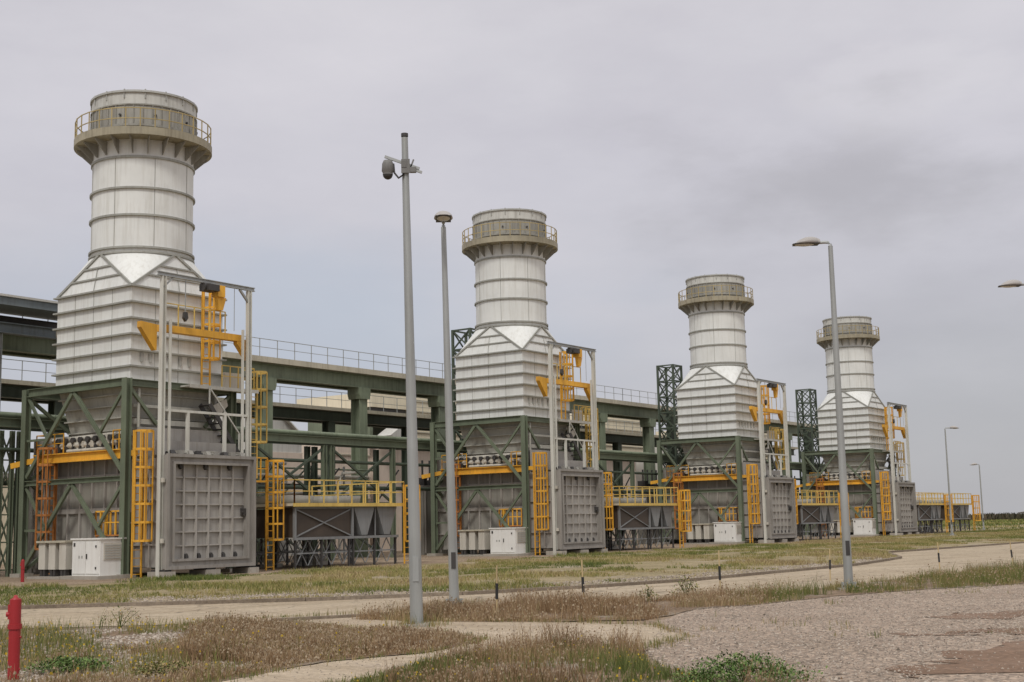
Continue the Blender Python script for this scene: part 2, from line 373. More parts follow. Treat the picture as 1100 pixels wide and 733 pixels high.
t.part('plenum_rib', m, 'hopper', pl)
lc = t.part('lower_casing', MB().box(-2.0, 2.0, -2.2, 4.6, .55, 6.2), 'casing')
m = MB()
for i in range(9): y = -2.1+i*.82; m.box(-2.12, -2.0, y-.04, y+.04, .6, 6.15)
for z in (1.5, 2.9, 3.0, 4.4): m.box(-2.1, -2.0, -2.2, 4.6, z-.05, z+.05)
for i in range(5): x = -1.8+i*.9; m.box(x-.04, x+.04, -2.31, -2.2, .6, 6.15)
t.part('casing_rib', m, 'greyrib', lc)
# front duct with end door
du = t.part('duct', MB().box(-2.28, 2.05, -4.44, -2.25, .6, 4.98).box(-2.28, -2.115, -4.63, -4.44, .6, 4.98).box(1.885, 2.05, -4.63, -4.44, .6, 4.98).box(-2.115, 1.885, -4.63, -4.44, .6, .86).box(-2.115, 1.885, -4.63, -4.44, 4.76, 4.98), 'grey')
m = MB()
for y in (-4.2, -3.7, -3.2, -2.7): m.box(-2.40, -2.28, y-.03, y+.03, .6, 4.95); m.box(2.05, 2.17, y-.03, y+.03, .6, 4.95); m.box(-2.28, 2.05, y-.03, y+.03, 4.98, 5.1)
for z in (1.5, 2.4, 3.3, 4.2): m.box(-2.38, -2.28, -4.25, -2.3, z-.03, z+.03)
t.part('duct_rib', m, 'greyrib', du)
m = MB()   # deep flanged frame of the end door
x0, x1, z0, z1 = -2.47, 2.24, .55, 5.07
for (a, b, c, d) in ((x0, x0+.38, z0, z1), (x1-.38, x1, z0, z1), (x0+.38, x1-.38, z1-.34, z1), (x0+.38, x1-.38, z0, z0+.34)): m.box(a, b, -4.83, -4.62, c, d)
for (a, b, c, d) in ((x0-.04, x0+.09, z0-.04, z1+.04), (x1-.09, x1+.04, z0-.04, z1+.04), (x0+.09, x1-.09, z1-.09, z1+.04), (x0+.09, x1-.09, z0-.04, z0+.09)): m.box(a, b, -4.93, -4.83, c, d)
for (a, b, c, d) in ((x0+.30, x0+.40, z0+.27, z1-.27), (x1-.40, x1-.30, z0+.27, z1-.27), (x0+.4, x1-.4, z1-.37, z1-.27), (x0+.4, x1-.4, z0+.27, z0+.37)): m.box(a, b, -4.90, -4.835, c, d)
t.part('door_frame', m, 'framegrey')
dr = t.part('end_door', MB().box(x0+.36, x1-.36, -4.56, -4.46, z0+.32, z1-.32), 'grey')
m = MB()
dx = (x1-x0-.76)/6; dz = (z1-z0-.68)/7
for i in range(1, 6): x = x0+.38+dx*i; m.box(x-.035, x+.035, -4.67, -4.56, z0+.34, z1-.34)
for j in range(1, 7):
    z = z0+.34+dz*j
    for i in range(6): m.box(x0+.38+dx*i+.036, x0+.38+dx*(i+1)-.036, -4.64, -4.56, z-.03, z+.03)
t.part('door_rib', m, 'greyrib', dr)
m = MB()
for i in range(1, 6): x = x0+.38+dx*i; t.part('clamp', MB().prism([(x+.10, .92), (x+.24, .92), (x+.24, 1.02), (x+.17, 1.12), (x+.10, 1.06)], 'y', -4.70, -4.56), 'dark', dr)
for i in (1, 3, 5): x = x0+.38+dx*i; t.part('clamp', MB().prism([(x-.25, 4.6), (x-.18, 4.5), (x-.11, 4.58), (x-.11, 4.7), (x-.25, 4.7)], 'y', -4.70, -4.56), 'dark', dr)
t.part('latch', MB().box(x1-.52, x1-.40, -4.78, -4.56, 2.62, 2.92).tube([(x1-.6, -4.72, 2.75), (x1-.3, -4.72, 2.8)], .04, 8), 'dark', dr); t.part('latch', MB().box(x0+.40, x0+.50, -4.74, -4.56, 2.68, 2.86), 'dark', dr)
for z in (1.65, 4.05): t.part('hinge', MB().box(x0-.13, x0-.04, -4.80, -4.63, z-.09, z+.09), 'pipe', dr); t.part('hinge', MB().box(x1+.04, x1+.11, -4.80, -4.5, z-.09, z+.09), 'pipe', dr)
for i in range(9):      # gear on top of the duct
    x = -2.0+i*.47; t.part('seal_clamp', MB().prism([(-4.7+.1*(i % 2), 5.1), (-4.3, 5.1), (-4.3, 5.22+.05*(i % 3)), (-4.6, 5.28)], 'x', x-.12-.04*(i % 2), x+.10).tube([(x-.22, -4.5, 5.17), (x+.22, -4.5, 5.17)], .05, 8), 'casing' if i % 3 else 'dark')
t.part('seal_beam', MB().box(-2.3, 2.05, -3.9, -3.7, 5.1, 5.7), 'grey'); t.part('seal_beam', MB().box(-2.3, 2.05, -2.95, -2.75, 5.1, 6.3), 'grey')
for x in (-2.2, 1.95): t.part('drain_pipe', MB().tube([(x, -2.7, 6.3), (x, -2.7, 7.9)], .07, 8), 'hopper')
t.part('duct_frame', MB().bar((-2.4, -2.62, 6.55), (2.3, -2.62, 6.55), .12, .22), 'hopper'); t.part('duct_frame', MB().bar((-2.4, -2.62, 7.2), (2.3, -2.62, 7.2), .08, .12), 'hopper')
repeat(t, ['second white exhaust stack, behind the domed lamp post near the centre', 'third white exhaust stack from the left, between the domed and curved lamp posts', 'smallest and farthest white exhaust stack, crossed by a grey lamp post'])

# ================================================================== concrete blocks under the door
for k in range(4):
    for j, (x, w) in enumerate(((-2.35, .5), (-.1, .7), (2.15, .5))):
        b = Thing('concrete_block', ['left', 'middle', 'right'][j]+' pale concrete block under the grey end door of the '+['nearest', 'second', 'third', 'farthest'][k]+' stack', 'block', (x+k*PITCH, -4.45, PAD-.05), 'concrete blocks under the end doors')
        b.part('footing', MB().box(x+k*PITCH-w/2, x+k*PITCH+w/2, -5.0, -3.9, PAD-.06, .44), 'concrete'); b.part('pad', MB().box(x+k*PITCH-w*.32, x+k*PITCH+w*.32, -4.85, -4.0, .44, .51), 'dark')

# ================================================================== green support frame
t = Thing('support_frame', 'green braced steel frame around the nearest stack', 'steel frame', (0, 0, PAD), 'green support frames')
for x, y in ((-2.85, -2.75), (2.85, -2.75), (-2.85, 4.05), (2.85, 4.05)):
    t.part('column', MB().hcol(x, y, PAD+.15, 8.3, .30), 'green')
    t.part('base', MB().box(x-.35, x+.35, y-.35, y+.35, PAD-.02, PAD+.16), 'concrete')
for x in (-2.85, 2.85):
    t.part('beam', MB().ibeam((x, -2.59, 8.14), (x, 3.89, 8.14), .22, .34), 'green')
    t.part('beam', MB().ibeam((x, -2.59, 4.2), (x, 3.89, 4.2), .2, .22), 'green')
    for zt_, zl in ((8.0, 4.45), (4.1, .6)):
        mid = (x, .75, zt_)
        for q in (3.9, -2.6): t.part('brace', MB().bar(mid, (x, q, zl), .12, .16), 'green')
        zh = zl+(zt_-zl)*.46
        t.part('small_brace', MB().bar((x+.01, 3.9, zt_-.1), (x+.01, 2.5, zh), .1, .12), 'green'); t.part('small_brace', MB().bar((x+.01, -2.6, zt_-.1), (x+.01, -1.0, zh), .1, .12), 'green')
        t.part('strut', MB().bar((x-.01, 2.45, zh-.03), (x-.01, 3.9, zh-.03), .07, .1), 'green')
t.part('beam', MB().ibeam((-2.69, -2.75, 8.12), (2.69, -2.75, 8.12), .2, .3), 'green')
t.part('beam', MB().ibeam((-2.69, 4.05, 8.12), (2.69, 4.05, 8.12), .2, .3), 'green')
for a_, b_ in (((-2.7, -2.75, 7.9), (-1.3, -2.75, 6.45)), ((2.7, -2.75, 7.9), (1.3, -2.75, 6.45)), ((-2.7, 4.05, 7.9), (2.7, 4.05, 4.3)), ((2.7, 4.06, 7.9), (-2.7, 4.06, 4.3)), ((-2.7, 4.05, 4.3), (2.7, 4.05, .5)), ((2.7, 4.06, 4.3), (-2.7, 4.06, .5))):
    t.part('brace', MB().bar(a_, b_, .12, .14), 'green')
t.part('leaning_strut', MB().bar((-2.35, -2.45, .4), (-2.0, -2.35, 5.4), .16, .2), 'green')
repeat(t, ['green braced steel frame around the '+s+' stack' for s in ('second', 'third', 'farthest')])

# ================================================================== yellow walkway on the side
t = Thing('side_walkway', 'yellow walkway with pipes on the side of the nearest stack', 'walkway', (-2.4, 1, 5.04), 'yellow side walkways')
t.part('edge_beam', MB().box(-2.68, -2.62, -2.55, 3.6, 5.02, 5.42).box(-2.78, -2.68, -2.55, 3.6, 5.02, 5.06).box(-2.78, -2.68, -2.55, 3.6, 5.38, 5.42), 'yellow')
t.part('deck', MB().box(-2.62, -2.02, -2.6, 3.9, 5.1, 5.16), 'orange')
t.part('end_arm', MB().bar((-2.65, 3.6, 5.2), (-2.95, 4.9, 5.0), .1, .24), 'yellow'); t.part('link_beam', MB().bar((-2.65, -2.55, 5.22), (-2.65, -3.2, 5.22), .1, .22), 'yellow')
t.part('railing', rail(MB(), [(-2.6, 1.7, 5.42), (-2.6, 3.6, 5.42), (-2.1, 3.6, 5.42)], .85, .6, .02), 'yellow')
t.part('end_railing', rail(MB(), [(-2.6, -2.4, 5.42), (-2.6, -1.6, 5.42)], .8, .4, .02), 'yellow')
m = MB().tube([(-2.35, -2.1, 5.75), (-2.35, 2.3, 5.75)], .14, 10).tube([(-2.2, -2.3, 6.1), (-2.25, 2.9, 6.0)], .12, 10).tube([(-2.45, -1.2, 5.5), (-2.45, 1.6, 5.5)], .09, 8)
for y in (-1.6, -.9, -.3, .4, 1.0, 1.7, 2.2): m.tube([(-2.38, y, 5.45), (-2.38, y, 6.1)], .07, 8).box(-2.5, -2.25, y+.1, y+.32, 5.62, 5.9)
t.part('pipework', m, 'pipe')
for i in range(9): y = -1.9+i*.5; t.part('valve', MB().box(-2.50, -2.3, y, y+.2, 5.5, 5.70).tube([(-2.56, y+.1, 5.95), (-2.44, y+.1, 5.95)], .13, 10).tube([(-2.5, y+.1, 5.6), (-2.5, y+.1, 5.95)], .03, 6), 'dark')
repeat(t, ['yellow walkway with pipes on the side of the '+s+' stack' for s in ('second', 'third', 'farthest')])

t = Thing('low_platform', 'small orange railed platform low beside the nearest stack casing', 'platform', (-2.4, -1.6, 1.9), 'low railed platforms')
t.part('deck', MB().box(-2.75, -2.15, -2.35, -.75, 1.88, 1.94), 'orange')
t.part('railing', rail(MB(), [(-2.15, -.75, 1.94), (-2.72, -.75, 1.94), (-2.72, -2.35, 1.94), (-2.15, -2.35, 1.94)], .95, .35, .03), 'yellow')
for q in (-2.3, -.8): t.part('leg', MB().bar((-2.7, q, PAD), (-2.7, q, 1.88), .06), 'orange')
repeat(t, ['small orange railed platform low beside the '+s+' stack casing' for s in ('second', 'third', 'farthest')])

# ================================================================== ladders
def ladder_set(x, y, z0, z1, face, cage0, lab, grp, extra=None, mat='yellow'):
    t = Thing('caged_ladder', lab.replace('#', 'nearest'), 'ladder', (x, y, z0), grp)
    caged_ladder(t, x, y, z0, z1, face, cage0, mat)
    if extra: extra(t)
    repeat(t, [lab.replace('#', s) for s in ('second', 'third', 'farthest')]); return t
ladder_set(-2.78, -3.45, PAD, 5.2, (0, -1), 1.67, 'yellow caged ladder left of the grey end door of the # stack', 'ladders left of the end doors')
def ext(t):
    t.part('landing', MB().box(3.2, 4.4, -3.4, -2.5, 4.1, 4.18), 'yellow')
    t.part('landing_railing', rail(MB(), [(4.4, -3.4, 4.18), (3.2, -3.4, 4.18), (3.2, -2.5, 4.18)], 1.0, .4, .025), 'yellow')
ladder_set(4.72, -3.25, PAD, 4.2, (0, -1), 1.55, 'yellow and orange caged ladder right of the grey end door of the # stack', 'ladders right of the end doors', ext)
ladder_set(4.2, -2.7, 4.3, 8.2, (0, -1), 5.9, 'thin upper yellow ladder climbing beside the end door to the # stack landing', 'upper ladders to the landings', None, 'yellowp')
ladder_set(-2.5, 2.5, PAD, 4.8, (-1, 0), 1.4, 'dull orange ladder at the rear of the # stack side', 'rear side ladders', None, 'orange')
def ext2(t):
    t.part('landing', MB().box(-.1, 3.85, -3.35, -2.53, 8.1, 8.17).box(-.1, 3.85, -3.41, -3.35, 8.05, 8.2), 'postwhite')
    t.part('landing_railing', rail(MB(), [(1.75, -3.32, 8.2), (3.65, -3.32, 8.2), (3.65, -2.6, 8.2)], .95, .45, .022), 'yellowp')
    t.part('panel', MB().box(2.1, 3.1, -3.1, -2.9, 8.2, 8.9), 'pipe')
ladder_set(1.25, -2.85, 8.2, 11.5, (0, -1), 9.4, 'yellow caged ladder up the white casing front of the # stack', 'casing ladders', ext2)

# ================================================================== hoist gantry above the door
t = Thing('hoist_gantry', 'white and yellow hoist gantry over the end door of the nearest stack', 'gantry', (0, -4.3, 5.1), 'hoist gantries')
X0, X1, Y = -2.51, 2.2, -4.5
t.part('post', MB().hcol(X0, Y, PAD, 12.35, .20, .03), 'postwhite'); t.part('post', MB().hcol(X1, Y, 5.12, 12.35, .19, .03), 'postwhite')
t.part('inner_post', MB().bar((X0+.38, Y-.02, 5.12), (X0+.38, Y-.02, 10.6), .09), 'postwhite'); t.part('inner_post', MB().bar((X1-.36, Y-.02, 5.12), (X1-.36, Y-.02, 10.6), .09), 'postwhite')
t.part('top_beam', MB().ibeam((X0-.3, Y, 12.45), (X1+.3, Y, 12.45), .14, .17), 'galv')
t.part('knee_brace', MB().bar((X0, Y, 11.9), (X0+.5, Y, 12.36), .06), 'galv'); t.part('knee_brace', MB().bar((X1, Y, 11.8), (X1-.55, Y, 12.36), .09), 'galv')
t.part('crossbeam', MB().box(X0+.1, X1-.1, Y+.16, Y+.5, 10.12, 10.40), 'yellow')
t.part('crossbeam_railing', rail(MB(), [(X0+.1, Y+.18, 10.4), (X1-1.2, Y+.18, 10.4)], .9, .9, .02, False), 'yellowp')
for sx, x in ((-1, X0-.15), (1, X1-.5)):
    t.part('corbel', MB().prism([(x, 10.36), (x-.8, 10.42), (x-.8, 10.18), (x-.08, 9.3), (x, 9.3)] if sx < 0 else [(x, 10.22), (x+.7, 10.22), (x+.7, 9.35), (x+.58, 9.35), (x, 10.0)], 'y', Y+.17, Y+.42), 'yellow')
t.part('hoist', MB().box(-.35, .25, Y-.3, Y+.3, 12.05, 12.32).tube([(-.45, Y, 12.2), (-.05, Y, 12.2)], .2, 10), 'dark')
t.part('hoist_body', MB().box(.25, .65, Y-.2, Y+.2, 11.85, 12.34).prism([(.3, 11.85), (.8, 11.85), (.62, 11.3), (.4, 11.3)], 'y', Y-.1, Y+.1), 'yellow')
t.part('chain', MB().bar((-1.35, Y, 12.34), (-1.35, Y, 10.95), .03), 'galv'); t.part('hook_block', MB().prism([(-1.42, 11.0), (-1.28, 11.0), (-1.24, 10.75), (-1.35, 10.6), (-1.46, 10.75)], 'y', Y-.07, Y+.07), 'dark'); t.part('chain', MB().bar((1.35, Y, 12.34), (1.35, Y, 10.5), .02), 'galv')
t.part('upper_rail', MB().bar((X0+.1, Y, 6.88), (X1-.1, Y, 6.88), .10), 'postwhite'); t.part('short_post', MB().bar((-1.15, Y, 5.12), (-1.15, Y, 6.83), .12), 'postwhite'); t.part('short_post', MB().bar((.85, Y, 5.12), (.85, Y, 6.83), .12), 'postwhite')
repeat(t, ['white and yellow hoist gantry over the end door of the '+s+' stack' for s in ('second', 'third', 'farthest')])
# white side stair between duct and plenum
t = Thing('steel_stair', 'short white steel stair right above the duct of the nearest stack', 'stair', (1.9, -3.4, 5.2), 'short stairs above the ducts')
t.part('stringer', MB().bar((.9, -3.5, 7.4), (2.6, -3.5, 5.3), .05, .2).bar((.9, -2.9, 7.4), (2.6, -2.9, 5.3), .05, .2), 'dark')
m = MB()
for i in range(9): f = i/8; x = .95+1.6*f; z = 7.35-2.0*f; m.box(x-.12, x+.12, -3.47, -2.93, z-.02, z+.02)
t.part('tread', m, 'dark')
t.part('handrail', MB().bar((.9, -3.5, 8.1), (2.6, -3.5, 6.2), .05).bar((.9, -3.5, 7.4), (.9, -3.5, 8.1), .05).bar((2.6, -3.5, 5.3), (2.6, -3.5, 6.2), .05).bar((1.75, -3.5, 6.35), (1.75, -3.5, 7.15), .05), 'postwhite')
t.part('shield', MB().prism([(1.4, 7.3), (2.4, 7.75), (2.5, 7.45), (1.9, 6.9)], 'y', -2.9, -2.86), 'pipe')
repeat(t, ['short white steel stair right above the duct of the '+s+' stack' for s in ('second', 'third', 'farthest')])

# ================================================================== cabinets
t = Thing('electrical_cabinet', 'white electrical cabinet on a plinth beside the nearest stack', 'cabinet', (-3.4, -1.9, PAD), 'white electrical cabinets')
t.part('plinth', MB().box(-4.35, -2.5, -3.1, -.7, PAD-.03, .34), 'concrete')
bd = t.part('body', MB().box(-4.0, -2.83, -2.76, -.99, .34, 1.76), 'cabwhite')
t.part('top', MB().box(-4.06, -2.78, -2.82, -.93, 1.76, 1.82), 'cabwhite')
t.part('door', MB().box(-4.03, -4.0, -2.72, -1.9, .42, 1.7), 'cabwhite'); t.part('door', MB().box(-4.03, -4.0, -1.86, -1.04, .42, 1.7), 'cabwhite')
t.part('handle', MB().box(-4.07, -4.03, -1.99, -1.95, 1.0, 1.2), 'dark'); t.part('meter', MB().box(-4.05, -4.03, -1.22, -1.12, 1.5, 1.64), 'dark')
for y in (-1.70, -1.52): t.part('plate', MB().box(-4.036, -4.03, y, y+.09, 1.02, 1.13), 'rimgrey')
for z in (1.45, .6): t.part('hinge', MB().tube([(-4.04, -2.54, z), (-4.04, -2.54, z+.09)], .035, 8), 'dark')
t.part('louvre_panel', MB().box(-3.85, -2.98, -2.79, -2.76, .95, 1.62), 'cabgrey')
m = MB()
for i in range(6): m.box(-3.8, -3.03, -2.805, -2.79, 1.0+i*.1, 1.05+i*.1)
t.part('louvre', m, 'rimgrey')
repeat(t, ['white electrical cabinet on a plinth beside the '+s+' stack' for s in ('second', 'third', 'farthest')])
t = Thing('transformer_bank', 'cream boxes with dark feet beside the white cabinet of the nearest stack', 'transformer', (-3.4, .2, PAD), 'cream transformer banks')
t.part('plinth', MB().box(-4.35, -2.5, -.68, 1.5, PAD-.03, .3), 'concrete')
for y in (-.35, .35, 1.02):
    t.part('tank', MB().box(-4.0, -2.9, y-.22, y+.22, .58, 1.66), 'cabgrey')
    t.part('foot', MB().box(-3.96, -3.78, y-.17, y-.03, .3, .58), 'dark'); t.part('foot', MB().box(-3.96, -3.78, y+.03, y+.17, .3, .58), 'dark'); t.part('foot', MB().box(-3.1, -2.92, y-.17, y+.17, .3, .58), 'dark')
t.part('lid', MB().box(-4.08, -2.8, -.62, 1.32, 1.66, 1.74), 'cream')
repeat(t, ['cream boxes with dark feet beside the white cabinet of the '+s+' stack' for s in ('second', 'third', 'farthest')])

# ================================================================== air coolers between the stacks
AL = ['brown air cooler with grey V hoppers between the nearest and second stacks', 'brown air cooler with grey V hoppers between the second and third stacks', 'brown air cooler with grey V hoppers between the third and farthest stacks', 'brown air cooler just right of the farthest stack', 'last air cooler at the far right end of the plant']
t = Thing('air_cooler', AL[0], 'air cooler', (9, -1, PAD), 'air coolers between the stacks')
xa, xb, xc = 5.5, 9.25, 12.6
t.part('end_panel', MB().box(xa, xb, -4.0, -3.94, 1.62, 2.92), 'brown'); t.part('side_panel', MB().box(xa, xa+.06, -3.94, 2.0, 1.62, 2.92), 'brown')
t.part('panel_frame', MB().bar((xa+.05, -4.03, 2.95), (xb, -4.03, 2.95), .08, .08).bar((xa, -4.03, 1.56), (xc, -4.03, 1.56), .12, .12).bar((xa, -4.02, 1.5), (xa, -4.02, 3.0), .12).bar((xb+.05, -4.02, 1.5), (xb+.05, -4.02, 3.0), .12), 'slate')
t.part('cross_brace', MB().bar((xa+.1, -4.02, 1.66), (xb-.1, -4.02, 2.86), .055).bar((xa+.1, -4.05, 2.86), (xb-.1, -4.05, 1.66), .055), 'slate')
for x in (xb+.15, xb+1.78):
    t.part('hopper', MB().prism([(x, 3.0), (x+1.5, 3.0), (x+.95, 1.66), (x+.55, 1.66)], 'y', -4.05, 1.9), 'slate')
    t.part('hopper_post', MB().bar((x-.06, -4.0, 1.62), (x-.06, -4.0, 3.0), .05), 'slate')
t.part('back_panel', MB().box(xb+.05, xc, -3.6, -3.55, 1.6, 3.0), 'dark')
dk = t.part('deck', MB().box(xa-.3, xc+.3, -4.22, 2.1, 3.03, 3.15), 'cream'); t.part('toe_board', MB().box(xa-.3, xc+.3, -4.27, -4.22, 3.0, 3.16), 'yellowp', dk)
t.part('railing', rail(MB(), [(xa-.25, 2.0, 3.15), (xa-.25, -4.25, 3.15), (xc+.25, -4.25, 3.15), (xc+.25, 2.0, 3.15)], 1.05, .95, .026, True, False), 'yellowp', dk)
for x in (xa+1.9, xc-1.9): t.part('fan_ring', MB().lathe([(1.5, 3.15), (1.6, 3.55), (1.45, 3.55), (1.35, 3.15)], 28, (x, -1.2), True), 'casing', dk)
for x in (xa+.1, xa+1.8, xb-.1, xb+.2, xb+1.7, xc-.1):
    for y in (-3.95, -1.0, 1.9): t.part('leg', MB().bar((x, y, PAD), (x, y, 1.56), .09), 'dark')
m = MB()
for y in (-3.9, -1.05, 1.85):
    for i in range(9):
        x = xa+.2+i*.78; m.bar((x, y, .35), (x+.75, y, 1.5), .035); m.bar((x, y+.03, 1.5), (x+.75, y+.03, .35), .035)
    m.bar((xa, y, .9), (xc, y, .9), .06)
t.part('leg_brace', m, 'slate')
for i, x in enumerate((xa+1.1, xa+2.6, xb+.9, xc-1.2)): t.part('pump', MB().tube([(x-.5, 0, .55), (x+.2, 0, .55)], .2, 12).box(x-.6, x+.4, -.25, .25, PAD, .38).tube([(x+.35, 0, .5), (x+.35, 0, 1.5)], .07, 8), ('dark', 'pipe', 'casing', 'pipe')[i])
for k in range(1, 5):
    c = copy_tree(t.o); c.location = t.o.location+U*(PITCH*min(k, 3)+(9.5 if k == 4 else 0)); c['label'] = AL[k]
t = Thing('caged_ladder', 'yellow caged ladder at the right end of the air cooler past the nearest stack', 'ladder', (12.95, -4.3, PAD), 'air cooler ladders')
caged_ladder(t, 12.95, -4.35, PAD, 3.15, (0, -1), 1.3, 'yellow')
repeat(t, ['yellow caged ladder at the right end of the air cooler past the '+s+' stack' for s in ('second', 'third', 'farthest')])
c = copy_tree(t.o); c.location = t.o.location+U*(PITCH*3+9.5); c['label'] = 'yellow caged ladder at the far right end of the plant'

# ================================================================== lattice towers
t = Thing('lattice_tower', 'dark green lattice tower partly hidden behind the second stack', 'lattice tower', (1.6, 5.0, PAD), 'dark green lattice towers')
cx, cy, hw = 1.6, 5.3, .72
for sx in (-1, 1):
    for sy in (-1, 1): t.part('leg', MB().bar((cx+sx*hw, cy+sy*hw, PAD), (cx+sx*hw, cy+sy*hw, 14.75), .15), 'greend')
m = MB(); n = 11; hz = (14.7-PAD-.3)/n
for i in range(n+1):
    z = PAD+.3+i*hz
    for (a, b) in (((-1, -1), (1, -1)), ((1, -1), (1, 1)), ((1, 1), (-1, 1)), ((-1, 1), (-1, -1))):
        p = (cx+a[0]*hw, cy+a[1]*hw, z); q = (cx+b[0]*hw, cy+b[1]*hw, z); m.bar(p, q, .10)
        if i < n:
            m.bar(p, (q[0], q[1], z+hz), .08); m.bar(q, (p[0], p[1], z+hz), .08)
t.part('lacing', m, 'greend')
t.part('cable_tray', MB().box(cx-.5, cx+.3, cy-.2, cy+.2, PAD, 10.5), 'greend')
repeat(t, ['dark green lattice tower standing left of the third stack', 'dark green lattice tower standing left of the farthest stack'], first=2)
t.o.location = t.o.location+U*(PITCH+.9)

# ================================================================== pipe rack and bridges along the row (front v=5, bridge v=8..11)
t = Thing('pipe_rack', 'low green pipe rack with truss posts running behind the stacks', 'pipe rack', (30, 5.6, PAD))
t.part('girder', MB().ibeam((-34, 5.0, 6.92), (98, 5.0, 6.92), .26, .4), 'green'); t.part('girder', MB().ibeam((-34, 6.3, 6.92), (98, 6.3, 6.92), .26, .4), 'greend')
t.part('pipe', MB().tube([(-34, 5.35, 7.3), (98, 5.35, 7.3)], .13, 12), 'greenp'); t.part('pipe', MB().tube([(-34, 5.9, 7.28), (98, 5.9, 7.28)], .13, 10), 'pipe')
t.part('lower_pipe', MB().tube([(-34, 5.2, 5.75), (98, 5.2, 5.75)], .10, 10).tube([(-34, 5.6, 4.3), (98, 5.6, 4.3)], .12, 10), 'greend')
m = MB(); m2 = MB()
xs = []
for k in range(-1, 4):
    for x in (-11.5, -5.6, 6.2, 11.6, 17.5): xs.append(x+k*PITCH if k >= 0 else x)
xs = sorted(set([x for x in xs if -34 < x < 98]))
for x in xs:
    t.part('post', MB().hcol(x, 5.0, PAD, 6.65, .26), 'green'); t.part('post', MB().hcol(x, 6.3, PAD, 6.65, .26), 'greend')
for a, b in zip(xs[:-1], xs[1:]):
    if b-a < 8:
        t.part('cross_brace', MB().bar((a, 5.0, 6.5), (b, 5.0, 3.4), .12).bar((a, 5.03, 3.4), (b, 5.03, 6.5), .12), 'greend'); t.part('tie_beam', MB().bar((a, 5.0, 3.4), (b, 5.0, 3.4), .12), 'greend')
        t.part('cross_brace', MB().bar((a, 6.3, 3.3), (b, 6.3, .6), .1).bar((a, 6.33, .6), (b, 6.33, 3.3), .1), 'greend')

def bridge(name, label, v, zt, zb, col_top, x0, x1, cols, cmat, w=.72, railmat='galv', dk_=.32):
    t = Thing(name, label, 'bridge', (30, v, PAD))
    t.part('deck', MB().box(x0, x1, v-.4, v+1.9, zt-dk_, zt), 'cream')
    t.part('girder', MB().ibeam((x0, v+.15, (zt-dk_-.02+zb)/2), (x1, v+.15, (zt-dk_-.02+zb)/2), .4, zt-dk_-.02-zb, .05), cmat)
    t.part('girder', MB().ibeam((x0, v+1.5, (zt-dk_-.02+zb)/2), (x1, v+1.5, (zt-dk_-.02+zb)/2), .4, zt-dk_-.02-zb, .05), cmat)
    for x in cols: t.part('column', MB().hcol(x, v+.35, PAD, zb-.01, w, .05, 'y' ), cmat)
    n = int((x1-x0)/66)+1
    for i in range(n): t.part('railing', rail(MB(), [(x0+(x1-x0)*i/n, v-.35, zt), (x0+(x1-x0)*(i+1)/n, v-.35, zt)], 1.0, 1.4, .017), railmat)
    return t
cols = []
for k in range(-1, 4): cols += [15.5+k*PITCH, 23.6+k*PITCH, 31.5+k*PITCH]
b1 = bridge('walkway_bridge', 'high green girder bridge with cream deck edge running behind the stacks', 8.0, 11.75, 10.6, 10.55, -34, 99, [c for c in cols if c < 98 and c > -33], 'greenp')
for c in cols:
    if -33 < c < 98: b1.part('corbel', MB().prism([(c-.42, 9.9), (c+.42, 9.9), (c+.52, 10.2), (c+.52, 10.59), (c-.52, 10.59), (c-.52, 10.2)], 'y', 7.85, 8.85), 'greenp')
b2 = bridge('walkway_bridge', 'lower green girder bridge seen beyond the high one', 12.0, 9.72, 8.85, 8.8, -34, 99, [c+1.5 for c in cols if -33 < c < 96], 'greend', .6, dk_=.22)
# cross beams and equipment under the bridges
for k in range(0, 4):
    u0 = k*PITCH
    t = Thing('generator_housing', ['dark green equipment housing behind the '+s+' stack' for s in ('nearest', 'second', 'third', 'farthest')][k], 'machine', (u0, 9.5, PAD), 'equipment housings behind the stacks')
    t.part('body', MB().box(u0-.4, u0+2.4, 6.9, 7.7, PAD, 4.6), 'casing')
    for i in range(4): t.part('stiffener', MB().box(u0-.3+i*.78, u0-.22+i*.78, 6.8, 6.9, PAD+.1, 4.5), 'greyrib')
    t.part('side_duct', MB().prism([(u0+3.4, PAD), (u0+3.4, 2.6), (u0+2.8, 3.9), (u0+2.41, 3.9), (u0+2.41, PAD)], 'y', 6.95, 7.6), 'greend')
    t.part('pipe', MB().tube([(u0+3.6, 7.0, PAD), (u0+3.6, 7.0, 5.2), (u0+4.2, 7.0, 6.1), (u0+6.5, 7.0, 6.4)], .2, 10), 'greend')
    for i in range(4):
        x = u0-.3+i*.75; t.part('valve_gear', MB().box(x, x+.3+.25*random.random(), 6.9, 7.6, 4.6, 4.9+.4*random.random()).tube([(x+.2, 7.2, 4.6), (x+.2, 7.2, 6.2)], .07, 8), 'dark')
